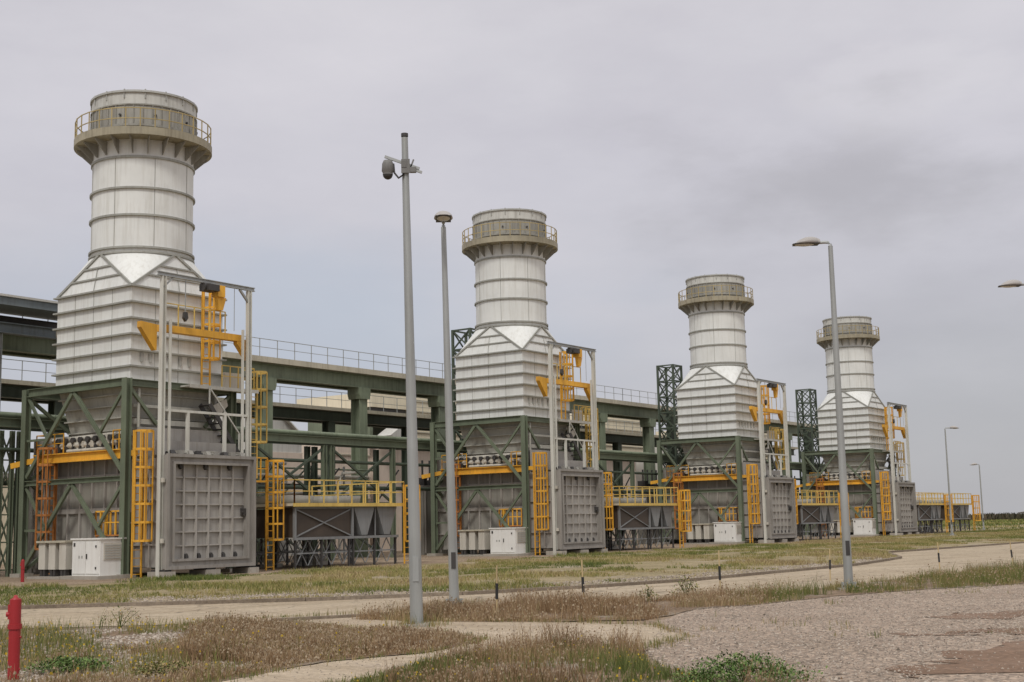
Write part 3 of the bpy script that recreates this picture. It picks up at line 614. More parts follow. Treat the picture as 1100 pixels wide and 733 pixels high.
for k in range(3):
    u0 = k*PITCH
    t = Thing('process_skid', ['thin steel piping frame behind the air cooler of the '+s+' gap between stacks' for s in ('nearest', 'middle', 'farthest')][k], 'piping', (u0+15, 7, PAD), 'piping frames behind the air coolers')
    for j in range(7):
        x = u0+7+j*2.7
        t.part('post', MB().bar((x, 6.8, PAD), (x, 6.8, 5.6), .10), 'galv' if j % 2 else 'greend')
        t.part('diagonal', MB().bar((x, 6.8, 3.3+.3*(j % 2)), (x+2.3, 6.8, 5.5), .07), 'green' if j % 2 else 'dark')
    for j, z in enumerate((3.4, 4.0, 4.5, 5.0, 5.45)):
        t.part('pipe', MB().tube([(u0+6.5+j*.7, 6.7+.15*j, z), (u0+20+j, 6.7+.15*j, z)], (.05, .09, .06, .11, .05)[j], 8), ('galv', 'pipe', 'dark', 'pipe', 'green')[j])
    for j in range(5):
        x = u0+8.3+j*2.9; t.part('riser', MB().tube([(x, 6.6, PAD), (x, 6.6, 4.4+.4*(j % 3)), (x+.25, 6.6, 4.8+.4*(j % 3)), (x+1.4, 6.6, 4.85+.4*(j % 3))], .09, 8), ('pipe', 'greenp', 'galv', 'dark', 'pipe')[j])
    for j in range(3):
        x = u0+10+j*3.6; t.part('tank', MB().tube([(x, 9.2, PAD), (x, 9.2, 4.2+j*.5)], .75, 20), ('cream', 'casing', 'roofpale')[j])
# halls behind
HN = ['nearest and second', 'second and third', 'third and farthest']
for k in range(3):
    u0 = k*PITCH
    t = Thing('filter_house', 'cream sheet clad filter house seen between the '+HN[k]+' stacks', 'building', (u0+42, 22, PAD), 'cream filter houses')
    t.part('upper_wall', MB().box(u0+40.3, u0+48.2, 18.0, 26, 8.4, 12.3), 'creamwall')
    t.part('side_block', MB().box(u0+36.0, u0+40.28, 18.3, 26, 10.9, 12.0), 'creamwall')
    t.part('lower_wall', MB().box(u0+31, u0+35.2, 17.8, 26, PAD, 8.3), 'pinkwall'); t.part('lower_wall', MB().box(u0+37.2, u0+47, 18.65, 26, PAD, 8.38), 'pinkwall')
    for z in (9.2, 10.0, 10.8, 11.6): t.part('cladding_rail', MB().box(u0+40.3, u0+48.2, 17.92, 18.0, z-.05, z+.05), 'cream')
    for z in (2.2, 4.1, 5.6, 7.2): t.part('cladding_rail', MB().box(u0+31, u0+35.2, 17.72, 17.8, z-.05, z+.05), 'cream')
    t.part('weather_hood', MB().prism([(u0+36.4, 8.7), (u0+38.5, 9.9), (u0+39.3, 9.7), (u0+37.5, 8.5)], 'y', 16.8, 18.2), 'roofpale')
    t.part('louvre', MB().box(u0+36.2, u0+40.1, 18.45, 18.6, 10.1, 10.88), 'dark'); t.part('louvre', MB().box(u0+39.4, u0+40.28, 18.45, 18.6, 8.5, 10.0), 'dark')
    for x in (36.2, 39.9): t.part('support', MB().box(u0+x, u0+x+.3, 18.6, 25, PAD+8.2, 10.9), 'green')
    t = Thing('low_shed', 'white shed with sloping roof glimpsed behind the bridge, between the '+HN[k]+' stacks', 'shed', (u0+26, 20, PAD), 'low white sheds')
    t.part('wall', MB().prism([(u0+23.5, PAD), (u0+28.6, PAD), (u0+28.6, 8.3), (u0+26.6, 9.75), (u0+23.5, 9.75)], 'y', 18.2, 24), 'roofpale')
    t.part('roof', MB().bar((u0+26.5, 21, 9.82), (u0+28.8, 21, 8.15), 6.2, .08), 'white'); t.part('band', MB().box(u0+23.5, u0+28.6, 18.13, 18.2, 3.0, 7.2), 'pinkwall')
    t = Thing('turbine_hall', 'long dull green and brown hall wall behind the '+HN[k]+' stacks', 'building', (u0+20, 28, PAD), 'hall walls behind the bridge')
    t.part('wall', MB().box(u0+9, u0+36, 28, 40, PAD, 5.6), 'creamwall'); t.part('roof', MB().box(u0+8.8, u0+36.2, 27.8, 40.2, 5.6, 5.9), 'casing')
t = Thing('turbine_hall', 'dull hall wall at the left edge behind the green columns', 'building', (-10, 28, PAD), 'hall walls behind the bridge')
t.part('wall', MB().box(-30, 6, 26, 40, PAD, 6.5), 'pinkwall'); t.part('roof', MB().box(-30.2, 6.2, 25.8, 40.2, 6.5, 6.8), 'roofpale')
t = Thing('trestle', 'narrow green laced trestle at the left edge beside the nearest frame', 'trestle', (-2.7, 5.3, PAD))
for x in (-3.15, -2.6, -2.25): t.part('post', MB().hcol(x, 5.4, PAD, 6.6, .18), 'green')
for i in range(5):
    z = .5+i*1.2; t.part('lacing', MB().bar((-3.08, 5.4, z), (-2.67, 5.4, z+1.1), .06).bar((-2.67, 5.43, z), (-3.08, 5.43, z+1.1), .06), 'green'); t.part('tie', MB().bar((-3.08, 5.4, z), (-2.3, 5.4, z), .06), 'green')
t.part('brace', MB().bar((-2.55, 5.4, .5), (-2.3, 5.4, 6.0), .07), 'greend')
# canopy at the far left
t = Thing('steel_canopy', 'dark steel canopy roof jutting in from the left edge behind the nearest stack', 'canopy', (-5, 8, PAD))
t.part('roof', MB().box(-14, 1.2, 5.2, 7.6, 12.58, 12.68), 'roofpale')
t.part('soffit', MB().box(-14, 1.1, 5.3, 7.6, 12.22, 12.57), 'roofblue'); t.part('edge_beam', MB().ibeam((-14, 7.4, 11.9), (1.0, 7.4, 11.9), .3, .35), 'dark')
t.part('crane_girder', MB().ibeam((-14, 6.4, 11.35), (.2, 6.4, 11.35), .4, .5, .05), 'roofblue')
t.part('post', MB().hcol(-2.75, 6.4, PAD, 11.09, .2, .03), 'galv'); t.part('post', MB().hcol(-11.6, 6.4, PAD, 11.09, .3, .04), 'roofblue')

# ================================================================== lamp posts and camera mast
def W3(x, y, z=0): return (x, y, z)
def curved_head(t, L, z, ang):
    c, s = math.cos(ang), math.sin(ang)
    def rot(mb):
        mb.v = [(x*c-y*s, x*s+y*c, zz) for x, y, zz in mb.v]; return mb
    t.part('arm', rot(MB().tube([(0, 0, z-.12), (0, 0, z), (.05, 0, z+.05), (.16, 0, z+.06), (L, 0, z+.05)], .045, 8)), 'galv')
    m = MB()
    n = 14; pr = []
    for i in range(n+1):
        f = i/n; x = L-.05+f*.78; w = .235*math.sqrt(max(.03, 1-(2*f-1.05)**2*.85)) if f > .12 else .09; h = .20*math.sin(math.pi*min(1, .18+f*.9))**.7+.01
        pr.append([(x, w*math.cos(a), z+.02+h*math.sin(a)) for a in [math.pi*k/8 for k in range(9)]])
    vs = [p for r in pr for p in r]; fs = []
    for i in range(n):
        for k in range(8): fs.append((i*9+k, i*9+k+1, (i+1)*9+k+1, (i+1)*9+k))
        fs.append((i*9+8, i*9, (i+1)*9, (i+1)*9+8))
    fs.append(tuple(range(9))); fs.append(tuple(n*9+k for k in range(8, -1, -1)))
    m._add(vs, fs, True); hd = t.part('lamp_head', rot(m), 'lamp')
    t.part('lens', rot(MB().ell((L+.4, 0, z+.018), (.30, .18, .06))), gl, hd); t.part('gasket', rot(MB().box(L-.02, L+.70, -.19, .19, z, z+.018)), 'dark', hd)
def lamp_post(label, x, y, z, H, r0, r1, L, ang, lean=(0, 0)):
    t = Thing('lamp_post', label, 'lamp post', (x, y, z), 'tall grey lamp posts', world=True)
    n = 6; t.part('pole', MB().tube([(lean[0]*i/n, lean[1]*i/n, -.05+H*i/n) for i in range(n+1)], r0, 14, r1), 'galv')
    t.part('footing', MB().box(-.32, .32, -.32, .32, -.05, .06), 'concrete'); bp = t.part('base_plate', MB().box(-r0*1.8, r0*1.8, -r0*1.8, r0*1.8, .06, .085), 'galv')
    for i in (-1, 1):
        for j in (-1, 1): t.part('bolt', MB().tube([(i*r0*1.4, j*r0*1.4, .085), (i*r0*1.4, j*r0*1.4, .15)], .018, 8), 'dark', bp)
    t.part('gusset', MB().box(-r0*1.7, r0*1.7, -.008, .008, .085, .22), 'galv'); t.part('gusset', MB().box(-.008, .008, -r0*1.7, r0*1.7, .085, .22), 'galv')
    t.part('access_door', MB().box(-r0*.45, r0*.45, -r0*1.04, -r0*.9, .95, 1.35), 'dark')
    e = bpy.data.objects.new('head', None)
    hh = Thing.__new__(Thing); hh.base = (-lean[0], -lean[1], 0); hh.o = t.o
    curved_head(hh, L, H, ang); bpy.data.objects.remove(e)
    return t
lamp_post('tall lamp post with domed end-on head left of the second stack', -1.56, 32.88, 0, 9.62, .125, .065, .35, R(-87), (-.13, 0))
lamp_post('tall lamp post with curved head pointing left, in front of the farthest stack', 9.16, 36.9, 0, 9.75, .125, .065, .35, R(180), (.02, 0))
lamp_post('lamp post outside the right edge whose head just enters the picture', 17.9, 44.6, 0, 9.75, .125, .065, .35, R(180))
lamp_post('small distant lamp post right of the farthest stack', 37.87, 115.42, PAD, 9.3, .09, .055, .5, R(0))
lamp_post('most distant lamp post, short, near the right horizon', 51.45, 146.08, PAD, 7.2, .09, .06, .3, R(180))

t = Thing('camera_mast', 'tall grey mast with a security camera near its top', 'camera mast', (-2.05, 27.07, 0), world=True)
LX = -.14
t.part('pole', MB().tube([(LX*i/8, 0, -.05+10.25*i/8) for i in range(9)], .135, 16, .068), 'galv')
t.part('cap', MB().tube([(LX, 0, 10.22), (LX, 0, 10.29)], .076, 14), 'dark')
t.part('base_plate', MB().box(-.25, .25, -.25, .25, -.02, .06), 'concrete')
t.part('access_door', MB().box(-.06, .06, -.142, -.12, .9, 1.4), 'galv')
ar = t.part('arm', MB().bar((-.56, -.05, 9.78), (.17, -.05, 9.50), .05, .055), 'galv')
t.part('arm_bracket', MB().box(-.21, -.03, -.12, -.08, 9.4, 9.70).box(-.03, .10, -.11, .0, 9.42, 9.53).bar((-.05, -.06, 9.44), (.05, -.06, 9.7), .03), 'camgrey', ar)
t.part('arm', MB().bar((-.05, -.04, 9.52), (.22, -.04, 9.42), .05, .05), 'galv')
cm = t.part('camera', MB().lathe([(.02, 9.70), (.09, 9.69), (.12, 9.62), (.13, 9.46), (.105, 9.42), (.11, 9.38)], 18, (-.50, -.05)), 'camgrey')
t.part('dome', MB().ell((-.50, -.05, 9.38), (.105, .105, .10)), 'dark', cm)
t.part('cable', MB().tube([(-.38, -.05, 9.62), (-.36, -.06, 9.42), (-.27, -.08, 9.30), (-.17, -.10, 9.36), (-.14, -.10, 9.5)], .022, 8), 'dark', cm)
t.part('junction_box', MB().box(-.21, -.09, -.13, -.06, 9.52, 9.66), 'camgrey')

# ================================================================== red standpipes, stakes
def standpipe(label, x, y, z, s, name='red_standpipe'):
    t = Thing(name, label, 'standpipe', (x, y, z), world=True)
    t.part('body', MB().tube([(0, 0, -.05), (0, 0, .72*s), (0, 0, .98*s)], .07*s, 16).tube([(0, 0, .62*s), (0, 0, .68*s)], .085*s, 16), 'red')
    t.part('bonnet', MB().lathe([(.062*s, .94*s), (.065*s, .985*s), (.03*s, 1.0*s), (.02*s, 1.03*s), (.001, 1.035*s)], 16), 'red')
    t.part('side_outlet', MB().tube([(-.05*s, -.02*s, .80*s), (-.098*s, -.02*s, .80*s)], .032*s, 10).tube([(-.055*s, -.02*s, .74*s), (-.055*s, -.02*s, .92*s)], .03*s, 10), 'red')
    t.part('bolt', MB().tube([(.05*s, 0, .52*s), (.085*s, 0, .52*s)], .015*s, 8).tube([(.05*s, 0, .13*s), (.08*s, 0, .13*s)], .015*s, 8), 'red')
standpipe('red standpipe with a side outlet in the left foreground', -7.05, 18.74, 0, 1.13)
standpipe('small red hydrant at the foot of the green frame on the far left', -19.1, 51.4, .1, .95, 'fire_hydrant')
SL = ['thin stake with black band right of the domed lamp post', 'thin stake with black band in front of the grey end door of the second stack', 'thin stake with black band at the road edge before the third stack', 'thin stake with black band just left of the curved lamp post', 'thin stake with black band by the road right of the curved lamp post', 'thin stake with black band nearest the right edge of the picture']
for i, (x, y, h, tx) in enumerate(((-.46, 28.98, 1.12, .02), (1.53, 30.78, 1.15, -.03), (5.34, 35.14, 1.2, 0), (9.97, 42.51, 1.0, .04), (14.64, 46.15, 1.06, -.02), (18.44, 49.5, 1.0, -.07))):
    t = Thing('marker_stake', SL[i], 'stake', (x, y, 0), 'marker stakes along the road', world=True)
    t.part('shaft', MB().tube([(0, 0, -.05), (tx*.38, 0, h*.38)], .02, 8), 'stake'); t.part('sleeve', MB().tube([(tx*.36, 0, h*.36), (tx*.7, 0, h*.66)], .032, 8), 'black'); t.part('tip', MB().tube([(tx*.66, 0, h*.66), (tx, 0, h)], .018, 8), 'stake')

# ================================================================== GROUND
CURB = [(-60, 31.5), (-30, 33.6), (-16.1, 35.6), (-13.67, 36.5), (-10.56, 36.84), (-5.92, 37.3), (-1.63, 38.7), (2.47, 41.4), (6.04, 44.6), (8.49, 47.9), (13.91, 54.9), (16.79, 60.24), (18.18, 63.14), (19.35, 68.67), (20.2, 72.8), (22.77, 75.68), (27.71, 81.63), (34.12, 89.39), (52.07, 106.91), (110, 160), (300, 330)]
NEAR = [(28.08, 57.83), (18.43, 48.47), (11.65, 41.92), (9.31, 38.45), (6.21, 35.23), (3.38, 33.77), (1.0, 32.71), (-1.24, 31.72), (-3.32, 30.46), (-5.23, 29.4), (-8.23, 29.1), (-11.3, 28.9), (-14.11, 28.5), (-30, 27), (-60, 25)]
PATH = [(-5.77, 30.6), (-3.8, 30.93), (-1.11, 28.07), (.83, 27.3), (2.59, 25.98), (2.96, 23.33), (1.95, 21.17), (1.23, 21.49), (.64, 21.48), (-.03, 21.32), (-1.05, 19.57), (-2.17, 17.62), (-2.61, 16.2), (-3.2, 14.5), (-4.9, 14.2), (-4.5, 15.9), (-3.95, 17.95), (-2.91, 20.23), (-1.44, 21.33), (-.68, 23.14), (-.73, 23.9), (-1.52, 25.11), (-3.66, 27.29), (-5.34, 28.27), (-7, 28.9)]
ISLAND = [(-30, 26.5), (-13.7, 28.3), (-11.19, 28.7), (-7.36, 28.4), (-5.34, 28.2), (-3.66, 27.2), (-1.52, 25.05), (-.73, 23.9), (-.72, 23.14), (-1.48, 21.38), (-2.97, 20.3), (-4.05, 17.95), (-4.7, 15.6), (-5.2, 13.0), (-16, 13.4), (-30, 15)]
STRIP = [(-3.65, 29.39), (-2.52, 31.1), (-1.26, 31.95), (1.01, 32.95), (3.42, 34.0), (6.29, 35.5), (9.43, 38.8), (11.82, 42.4), (18.75, 49.0), (28.66, 58.5), (20.63, 43.5), (14.15, 37.8), (11.15, 36.3), (8.25, 34.2), (5.36, 31.2), (3.87, 30.31), (2.68, 27.4), (.82, 27.4), (-1.1, 27.9), (-2.28, 28.4)]
FG = [(-2.34, 17.55), (-1.36, 19.9), (-.49, 21.12), (.05, 22.3), (1.27, 21.8), (1.87, 21.1), (1.86, 18.85), (2.45, 16.9), (3.2, 15.2), (3.3, 10), (-3.0, 10), (-2.9, 15.2), (-2.61, 16.4)]
GRAV = [(28.66, 57.9), (20.63, 43.9), (14.15, 38.2), (11.15, 36.7), (8.25, 34.5), (5.36, 31.6), (3.87, 30.4), (2.9, 27.2), (2.4, 24.5), (1.9, 21.3), (1.9, 18.5), (2.6, 15), (3.2, 11), (3.2, 3), (40, 3), (60, 60)]
MUD = [(5.0, 15.6), (5.2, 17.2), (5.6, 17.9), (5.5, 18.5), (5.98, 19.2), (6.88, 20.0), (7.4, 21.0), (8.02, 21.3), (9.63, 21.6), (14, 21), (14, 12), (5, 12)]
MUD3 = [(6.2, 22.6), (7.6, 23.2), (9.2, 23.4), (11, 24.0), (10.4, 23.0), (8.2, 22.5)]
MUD2 = [(8.0, 26.4), (8.9, 26.9), (10.3, 27.8), (12.0, 28.3), (10.5, 26.6), (9.0, 25.6)]
def rough_poly(P, step=.25, amp=.12):
    out = []
    for (a, b) in zip(P, P[1:]+P[:1]):
        a = np.array(a); b = np.array(b); l = np.linalg.norm(b-a); n = max(1, min(120, int(l/step)))
        for i in range(n): out.append(a+(b-a)*i/n)
    out = np.array(out); k = len(out)
    if amp:
        nz = rng.normal(size=(k, 2)); nz = (nz+np.roll(nz, 1, 0)+np.roll(nz, -1, 0)+np.roll(nz, 2, 0))/3
        out = out+nz*amp
    return [tuple(p) for p in out]
import mathutils
def sheet(name, P, z, mat, amp=.1, step=.3):
    pts = rough_poly(P, step, amp)
    tri = mathutils.geometry.tessellate_polygon([[Vector((x, y, 0)) for x, y in pts]])
    me = bpy.data.meshes.new(name); me.from_pydata([(x, y, z) for x, y in pts], [], [tuple(f) for f in tri])
    me.materials.append(M[mat]); me.update()
    if sum(p.normal.z for p in me.polygons) < 0: me.flip_normals()
    o = bpy.data.objects.new(name, me); COL.objects.link(o); o['kind'] = 'structure'; return o
m = MB(); m._add([(-3500, -200, -.01), (3500, -200, -.01), (3500, 5000, -.01), (-3500, 5000, -.01)], [(0, 1, 2, 3)])
struct(m, 'ground', 'soil')
RN = list(NEAR)+[]
sheet('road', [(300, 330), (110, 160)]+[c for c in CURB[::-1][2:]]+[p for p in NEAR[::-1]]+[(60, 86), (140, 160)], .002, 'road', .05)
sheet('path', PATH, .006, 'path', .07)
sheet('soil_island', ISLAND, .010, 'brownsoil', .07)
sheet('weed_strip_soil', STRIP, .010, 'brownsoil', .12)
sheet('gravel_yard', GRAV, -.002, 'gravel', .12)
sheet('foreground_soil', FG, .011, 'brownsoil', .12)
sheet('bare_earth', MUD, .0065, 'mud', .35, .12)
sheet('bare_earth', MUD3, .0065, 'mud', .3, .1)
sheet('bare_earth', MUD2, .0065, 'mud', .35, .12)
# verge: from the kerb up to the plant pad
gx = np.concatenate([np.linspace(-60, 18, 90), np.linspace(18.2, 24, 30), np.linspace(24.5, 60, 50), np.linspace(65, 300, 20)])
cu = np.stack([gx, np.interp(gx, [c[0] for c in CURB], [c[1] for c in CURB])], 1)
offs = [(.06, .05), (1.0, .075), (2.5, .11), (5.0, .17), (8.0, .2), (30, .2), (80, .2), (400, .2)]
vs = []; fs = []
for i, (x, y) in enumerate(cu):
    for d, z in offs: vs.append((x, y+d*.97, z))
n = len(offs)
for i in range(len(cu)-1):
    for j in range(n-1): fs.append((i*n+j, (i+1)*n+j, (i+1)*n+j+1, i*n+j+1))
m = MB(); m._add(vs, fs, True); struct(m, 'verge', 'verge')
def vergez(d): return np.interp(d, [o[0] for o in offs], [o[1] for o in offs])
def curb_y(x): return np.interp(x, [c[0] for c in CURB], [c[1] for c in CURB])
m = MB()
for a, b in zip(CURB[:-2], CURB[1:-1]): m.bar((a[0], a[1]-.06, .03), (b[0], b[1]-.06, .03), .16, .14)
struct(m, 'kerb', 'kerb')
m = MB()
for a, b in (((-5.4, 29.32), (-4.0, 30.0)), ((-4.0, 30.0), (-2.9, 30.55))): m.bar((a[0], a[1], .02), (b[0], b[1], .02), .14, .10)
struct(m, 'path_edging', 'kerb')
# paved apron under the plant (bare trampled soil)
m = MB(); vsx = [W(-9, -6.0, PAD+.006), W(104, -6.0, PAD+.006), W(104, 45, PAD+.006), W(-9, 45, PAD+.006)]
m._add([tuple(v) for v in vsx], [(0, 1, 2, 3)]); struct(m, 'plant_apron', 'soil')

# ================================================================== VEGETATION (uncountable -> stuff)
def vnoise(x, y, s, seed=0):
    x = x*s+seed*17.3; y = y*s+seed*7.7; xi = np.floor(x).astype(int); yi = np.floor(y).astype(int); fx = x-xi; fy = y-yi
    fx = fx*fx*(3-2*fx); fy = fy*fy*(3-2*fy)
    def h(a, b): 
        q = np.sin(a*127.1+b*311.7+seed*74.7)*43758.5453; return q-np.floor(q)
    return (h(xi, yi)*(1-fx)+h(xi+1, yi)*fx)*(1-fy)+(h(xi, yi+1)*(1-fx)+h(xi+1, yi+1)*fx)*fy
def in_poly(x, y, P):
    c = np.zeros(len(x), bool); n = len(P)
    for i in range(n):
        x0, y0 = P[i]; x1, y1 = P[(i+1) % n]
        if y0 == y1: continue
        k = ((y0 > y) != (y1 > y)) & (x < (x1-x0)*(y-y0)/(y1-y0)+x0); c ^= k
    return c
def mesh_np(name, verts, quads_n, tri, rnd, mat, smooth=False):
    """verts (N,3); faces all of size tri (3 or 4) laid out consecutively; rnd per face"""
    me = bpy.data.meshes.new(name); nf = len(verts)//tri
    me.vertices.add(len(verts)); me.vertices.foreach_set('co', verts.astype(np.float32).ravel())
    me.loops.add(len(verts)); me.loops.foreach_set('vertex_index', np.arange(len(verts), dtype=np.int32))
    me.polygons.add(nf); me.polygons.foreach_set('loop_start', np.arange(0, len(verts), tri, dtype=np.int32))
    me.update(calc_edges=True)
    at = me.attributes.new('rnd', 'FLOAT', 'FACE'); at.data.foreach_set('value', rnd.astype(np.float32))
    me.materials.append(mat); me.validate()
    o = bpy.data.objects.new(name, me); COL.objects.link(o); return o
def blades(x, y, z, h, w, lean, rnd):
    """two-segment blades: 2 quads each"""
    n = len(x); a = rng.uniform(0, 2*np.pi, n); la = rng.uniform(0, 2*np.pi, n)
    wx = np.cos(a)*w/2; wy = np.sin(a)*w/2; lx = np.cos(la)*lean*h; ly = np.sin(la)*lean*h
    def P(dx, dy, dz): return np.stack([x+dx, y+dy, z+dz], 1)
    b0 = P(-wx, -wy, 0*h-.02); b1 = P(wx, wy, 0*h-.02)
    m0 = P(lx*.35-wx*.8, ly*.35-wy*.8, h*.55); m1 = P(lx*.35+wx*.8, ly*.35+wy*.8, h*.55)
    t0 = P(lx-wx*.12, ly-wy*.12, h); t1 = P(lx+wx*.12, ly+wy*.12, h)
    v = np.stack([b0, b1, m1, m0, m0, m1, t1, t0], 1).reshape(-1, 3)
    return v, np.repeat(rnd, 2)
def tufts(n, sampler, per, spread):
    x, y = sampler(n); X = np.repeat(x, per)+rng.normal(0, spread, n*per); Y = np.repeat(y, per)+rng.normal(0, spread, n*per)
    return X, Y
VG = {}
VG['grass'] = veg_mat('verge grass', [(0, (.085, .115, .028)), (.3, (.175, .185, .05)), (.55, (.30, .255, .10)), (.8, (.42, .33, .17)), (1, (.22, .155, .085))])
VG['brown'] = veg_mat('dry brown weeds', [(0, (.15, .095, .05)), (.3, (.24, .15, .08)), (.55, (.32, .215, .12)), (.8, (.43, .32, .19)), (1, (.20, .18, .07))])
VG['olive'] = veg_mat('olive weeds', [(0, (.085, .11, .03)), (.35, (.155, .17, .05)), (.6, (.27, .21, .085)), (.85, (.38, .285, .15)), (1, (.21, .12, .07))])
VG['leaf'] = veg_mat('fresh green leaves', [(0, (.045, .095, .022)), (.5, (.10, .165, .04)), (1, (.19, .24, .08))])
VG['flower'] = veg_mat('small yellow flowers', [(0, (.55, .38, .03)), (1, (.70, .52, .06))])
VG['seed'] = veg_mat('pale seed heads', [(0, (.24, .15, .09)), (.5, (.40, .30, .19)), (1, (.56, .47, .34))])
VG['scrub'] = veg_mat('dark scrub', [(0, (.035, .035, .02)), (.5, (.065, .058, .034)), (1, (.11, .085, .055))])
VG['stone'] = veg_mat('loose stones', [(0, (.09, .072, .056)), (.35, (.24, .195, .155)), (.7, (.38, .32, .26)), (1, (.50, .44, .37))])

def stuff(o): o['kind'] = 'stuff'; return o
# --- verge grass
def verge_pts(n):
    x = rng.uniform(-32, 75, n*3); d = rng.uniform(0, 1, n*3)**1.1*40+.15
    y = curb_y(x)+d*.97; xx = x
    wu = (xx-O.x)*U.x+(y-O.y)*U.y; wv = (xx-O.x)*V.x+(y-O.y)*V.y
    dens = vnoise(xx, y, .35, 1)*.6+vnoise(xx, y, 1.1, 2)*.4; lim = np.where(wv < -6.2, .44, np.where(wv < -5.4, .60, 2))
    lim = np.where(wu > 104, .42, lim); edge = d < .9
    lim = np.where(edge, .47, lim)
    k = dens > lim; k &= (x < 60); xx, y, d = xx[k], y[k], d[k]
    return xx[:n], y[:n], d[:n]
x, y, d = verge_pts(52000)
per = 4; X = np.repeat(x, per)+rng.normal(0, .07, len(x)*per); Y = np.repeat(y, per)+rng.normal(0, .07, len(x)*per); Dd = np.repeat(d, per)
g = vnoise(X, Y, .22, 5)*.75+vnoise(X, Y, .8, 6)*.35; rnd = np.clip((g-.5)*1.25+.40+rng.normal(0, .15, len(X)), 0, 1)
h = (.06+.15*vnoise(X, Y, .5, 7)**1.5)*rng.uniform(.5, 1.3, len(X))
v, r = blades(X, Y, vergez(Dd)-.01, h, rng.uniform(.012, .03, len(X)), rng.uniform(.1, .7, len(X)), rnd)
stuff(mesh_np('verge_grass', v, 0, 4, r, VG['grass']))

def fill(P, n, mask=None, zz=.01):
    P = np.array(P); x = rng.uniform(P[:, 0].min(), P[:, 0].max(), n*4); y = rng.uniform(P[:, 1].min(), P[:, 1].max(), n*4)
    k = in_poly(x, y, [tuple(p) for p in P]); x, y = x[k], y[k]
    if mask is not None: k = mask(x, y); x, y = x[k], y[k]
    return x[:n], y[:n]
def edge_dist(x, y, P):
    d = np.full(len(x), 1e9)
    for (a, b) in zip(P, P[1:]+P[:1]):
        ax, ay = a; bx, by = b; l2 = (bx-ax)**2+(by-ay)**2
        t_ = np.clip(((x-ax)*(bx-ax)+(y-ay)*(by-ay))/max(l2, 1e-9), 0, 1); d = np.minimum(d, np.hypot(x-ax-t_*(bx-ax), y-ay-t_*(by-ay)))
    return d
def stalks(name, x, y, hmean, mat, headmat=None, headname=None, headfrac=.3, hs=.03, per=5, spread=.05, w=(.006, .014), bias=0., headsz=1, edge=None):
    X = np.repeat(x, per)+rng.normal(0, spread, len(x)*per); Y = np.repeat(y, per)+rng.normal(0, spread, len(x)*per)
    g = vnoise(X, Y, .5, 9)*.6+vnoise(X, Y, 2.2, 10)*.4
    hh = np.repeat(rng.uniform(.45, 1.25, len(x)), per)*hmean*rng.uniform(.5, 1.1, len(X))*(.5+.9*vnoise(X, Y, .7, 12))
    if edge is not None: hh = hh*np.clip(.35+edge_dist(X, Y, edge)/.9, .35, 1.)
    hh = hh*np.clip(.45+1.1*vnoise(X, Y, 1.6, 13), .45, 1.25)
    rnd = np.clip(g*.8+rng.normal(0, .2, len(X))+bias, 0, 1)
    st = rng.get_state() if hasattr(rng, 'get_state') else None
    v, r = blades(X, Y, np.full(len(X), .01), hh, rng.uniform(w[0], w[1], len(X)), rng.uniform(.05, .5, len(X)), rnd)
    o = stuff(mesh_np(name, v, 0, 4, r, mat))
    if headmat is not None:
        tops = v.reshape(-1, 8, 3)[:, 6, :]; k = rng.uniform(0, 1, len(tops)) < headfrac; T = tops[k]; n = len(T)
        s = rng.uniform(.5, 1.3, n)*hs
        # each head: a small octahedron-like bud of 4 crossed triangles pairs
        parts = []
        for q in range(3):
            a = rng.uniform(0, 2*np.pi, n); c, sn = np.cos(a)*s, np.sin(a)*s
            p0 = T+np.stack([-c, -sn, -s*.4*headsz], 1); p1 = T+np.stack([c, sn, -s*.4*headsz], 1); p2 = T+np.stack([c*.6, sn*.6, s*1.2*headsz], 1); p3 = T+np.stack([-c*.6, -sn*.6, s*1.2*headsz], 1)
            parts.append(np.stack([p0, p1, p2, p3], 1).reshape(-1, 3))
        vv = np.concatenate(parts); stuff(mesh_np(headname, vv, 0, 4, rng.uniform(0, 1, len(vv)//4), headmat))
    return o
# island of brown weeds: dense at its tip (right), sparse and stony at left
def imask(x, y):
    f = np.clip((x+9.0)/5.5, 0, 1)*.8 + np.clip((17.6-y)/2.0, 0, 1)*.5+.10
    return (vnoise(x, y, .9, 3)*.6+vnoise(x, y, 2.7, 4)*.4) < f*.70+.02
isl = [(-13, 27.9), (-11.19, 28.5), (-7.36, 28.2), (-5.34, 28.0), (-3.66, 27.1), (-1.52, 25.0), (-.8, 23.9), (-.8, 23.2), (-1.55, 21.5), (-3.05, 20.4), (-4.1, 18.1), (-4.8, 15.8), (-5.3, 14), (-11, 14)]
x, y = fill(isl, 9000, imask)
stalks('island_weeds', x, y, .22, VG['brown'], VG['seed'], 'island_seed_heads', .22, .016, per=6, spread=.06, edge=isl)
x, y = fill(isl, 4200, lambda x, y: (vnoise(x, y, .6, 21) > .42) & (x < -2.5))
stalks('island_green_weeds', x, y, .20, VG['olive'], VG['flower'], 'island_flowers', .03, .016, per=5, spread=.08)
# strip of weeds between road and path
def smask(x, y): return (vnoise(x, y, .8, 31)*.6+vnoise(x, y, 2.5, 32)*.4) > .43
x, y = fill(STRIP[:6]+[(6.6, 34.5), (5.6, 31.4)]+STRIP[15:], 3600, smask)
stalks('strip_weeds', x, y, .33, VG['brown'], VG['seed'], 'strip_seed_heads', .16, .018, per=6, spread=.09, bias=.12, edge=STRIP)
x, y = fill([(5.2, 34.8)]+STRIP[5:15]+[(5.0, 31.5)], 8000, lambda x, y: (vnoise(x, y, .5, 33)*.6+vnoise(x, y, 2.0, 34)*.4) > .40+.10*(x < 9)*(y < 37))
stalks('roadside_weeds', x, y, .34, VG['olive'], VG['seed'], 'roadside_seed_heads', .10, .018, per=6, spread=.08, bias=-.02, edge=STRIP)
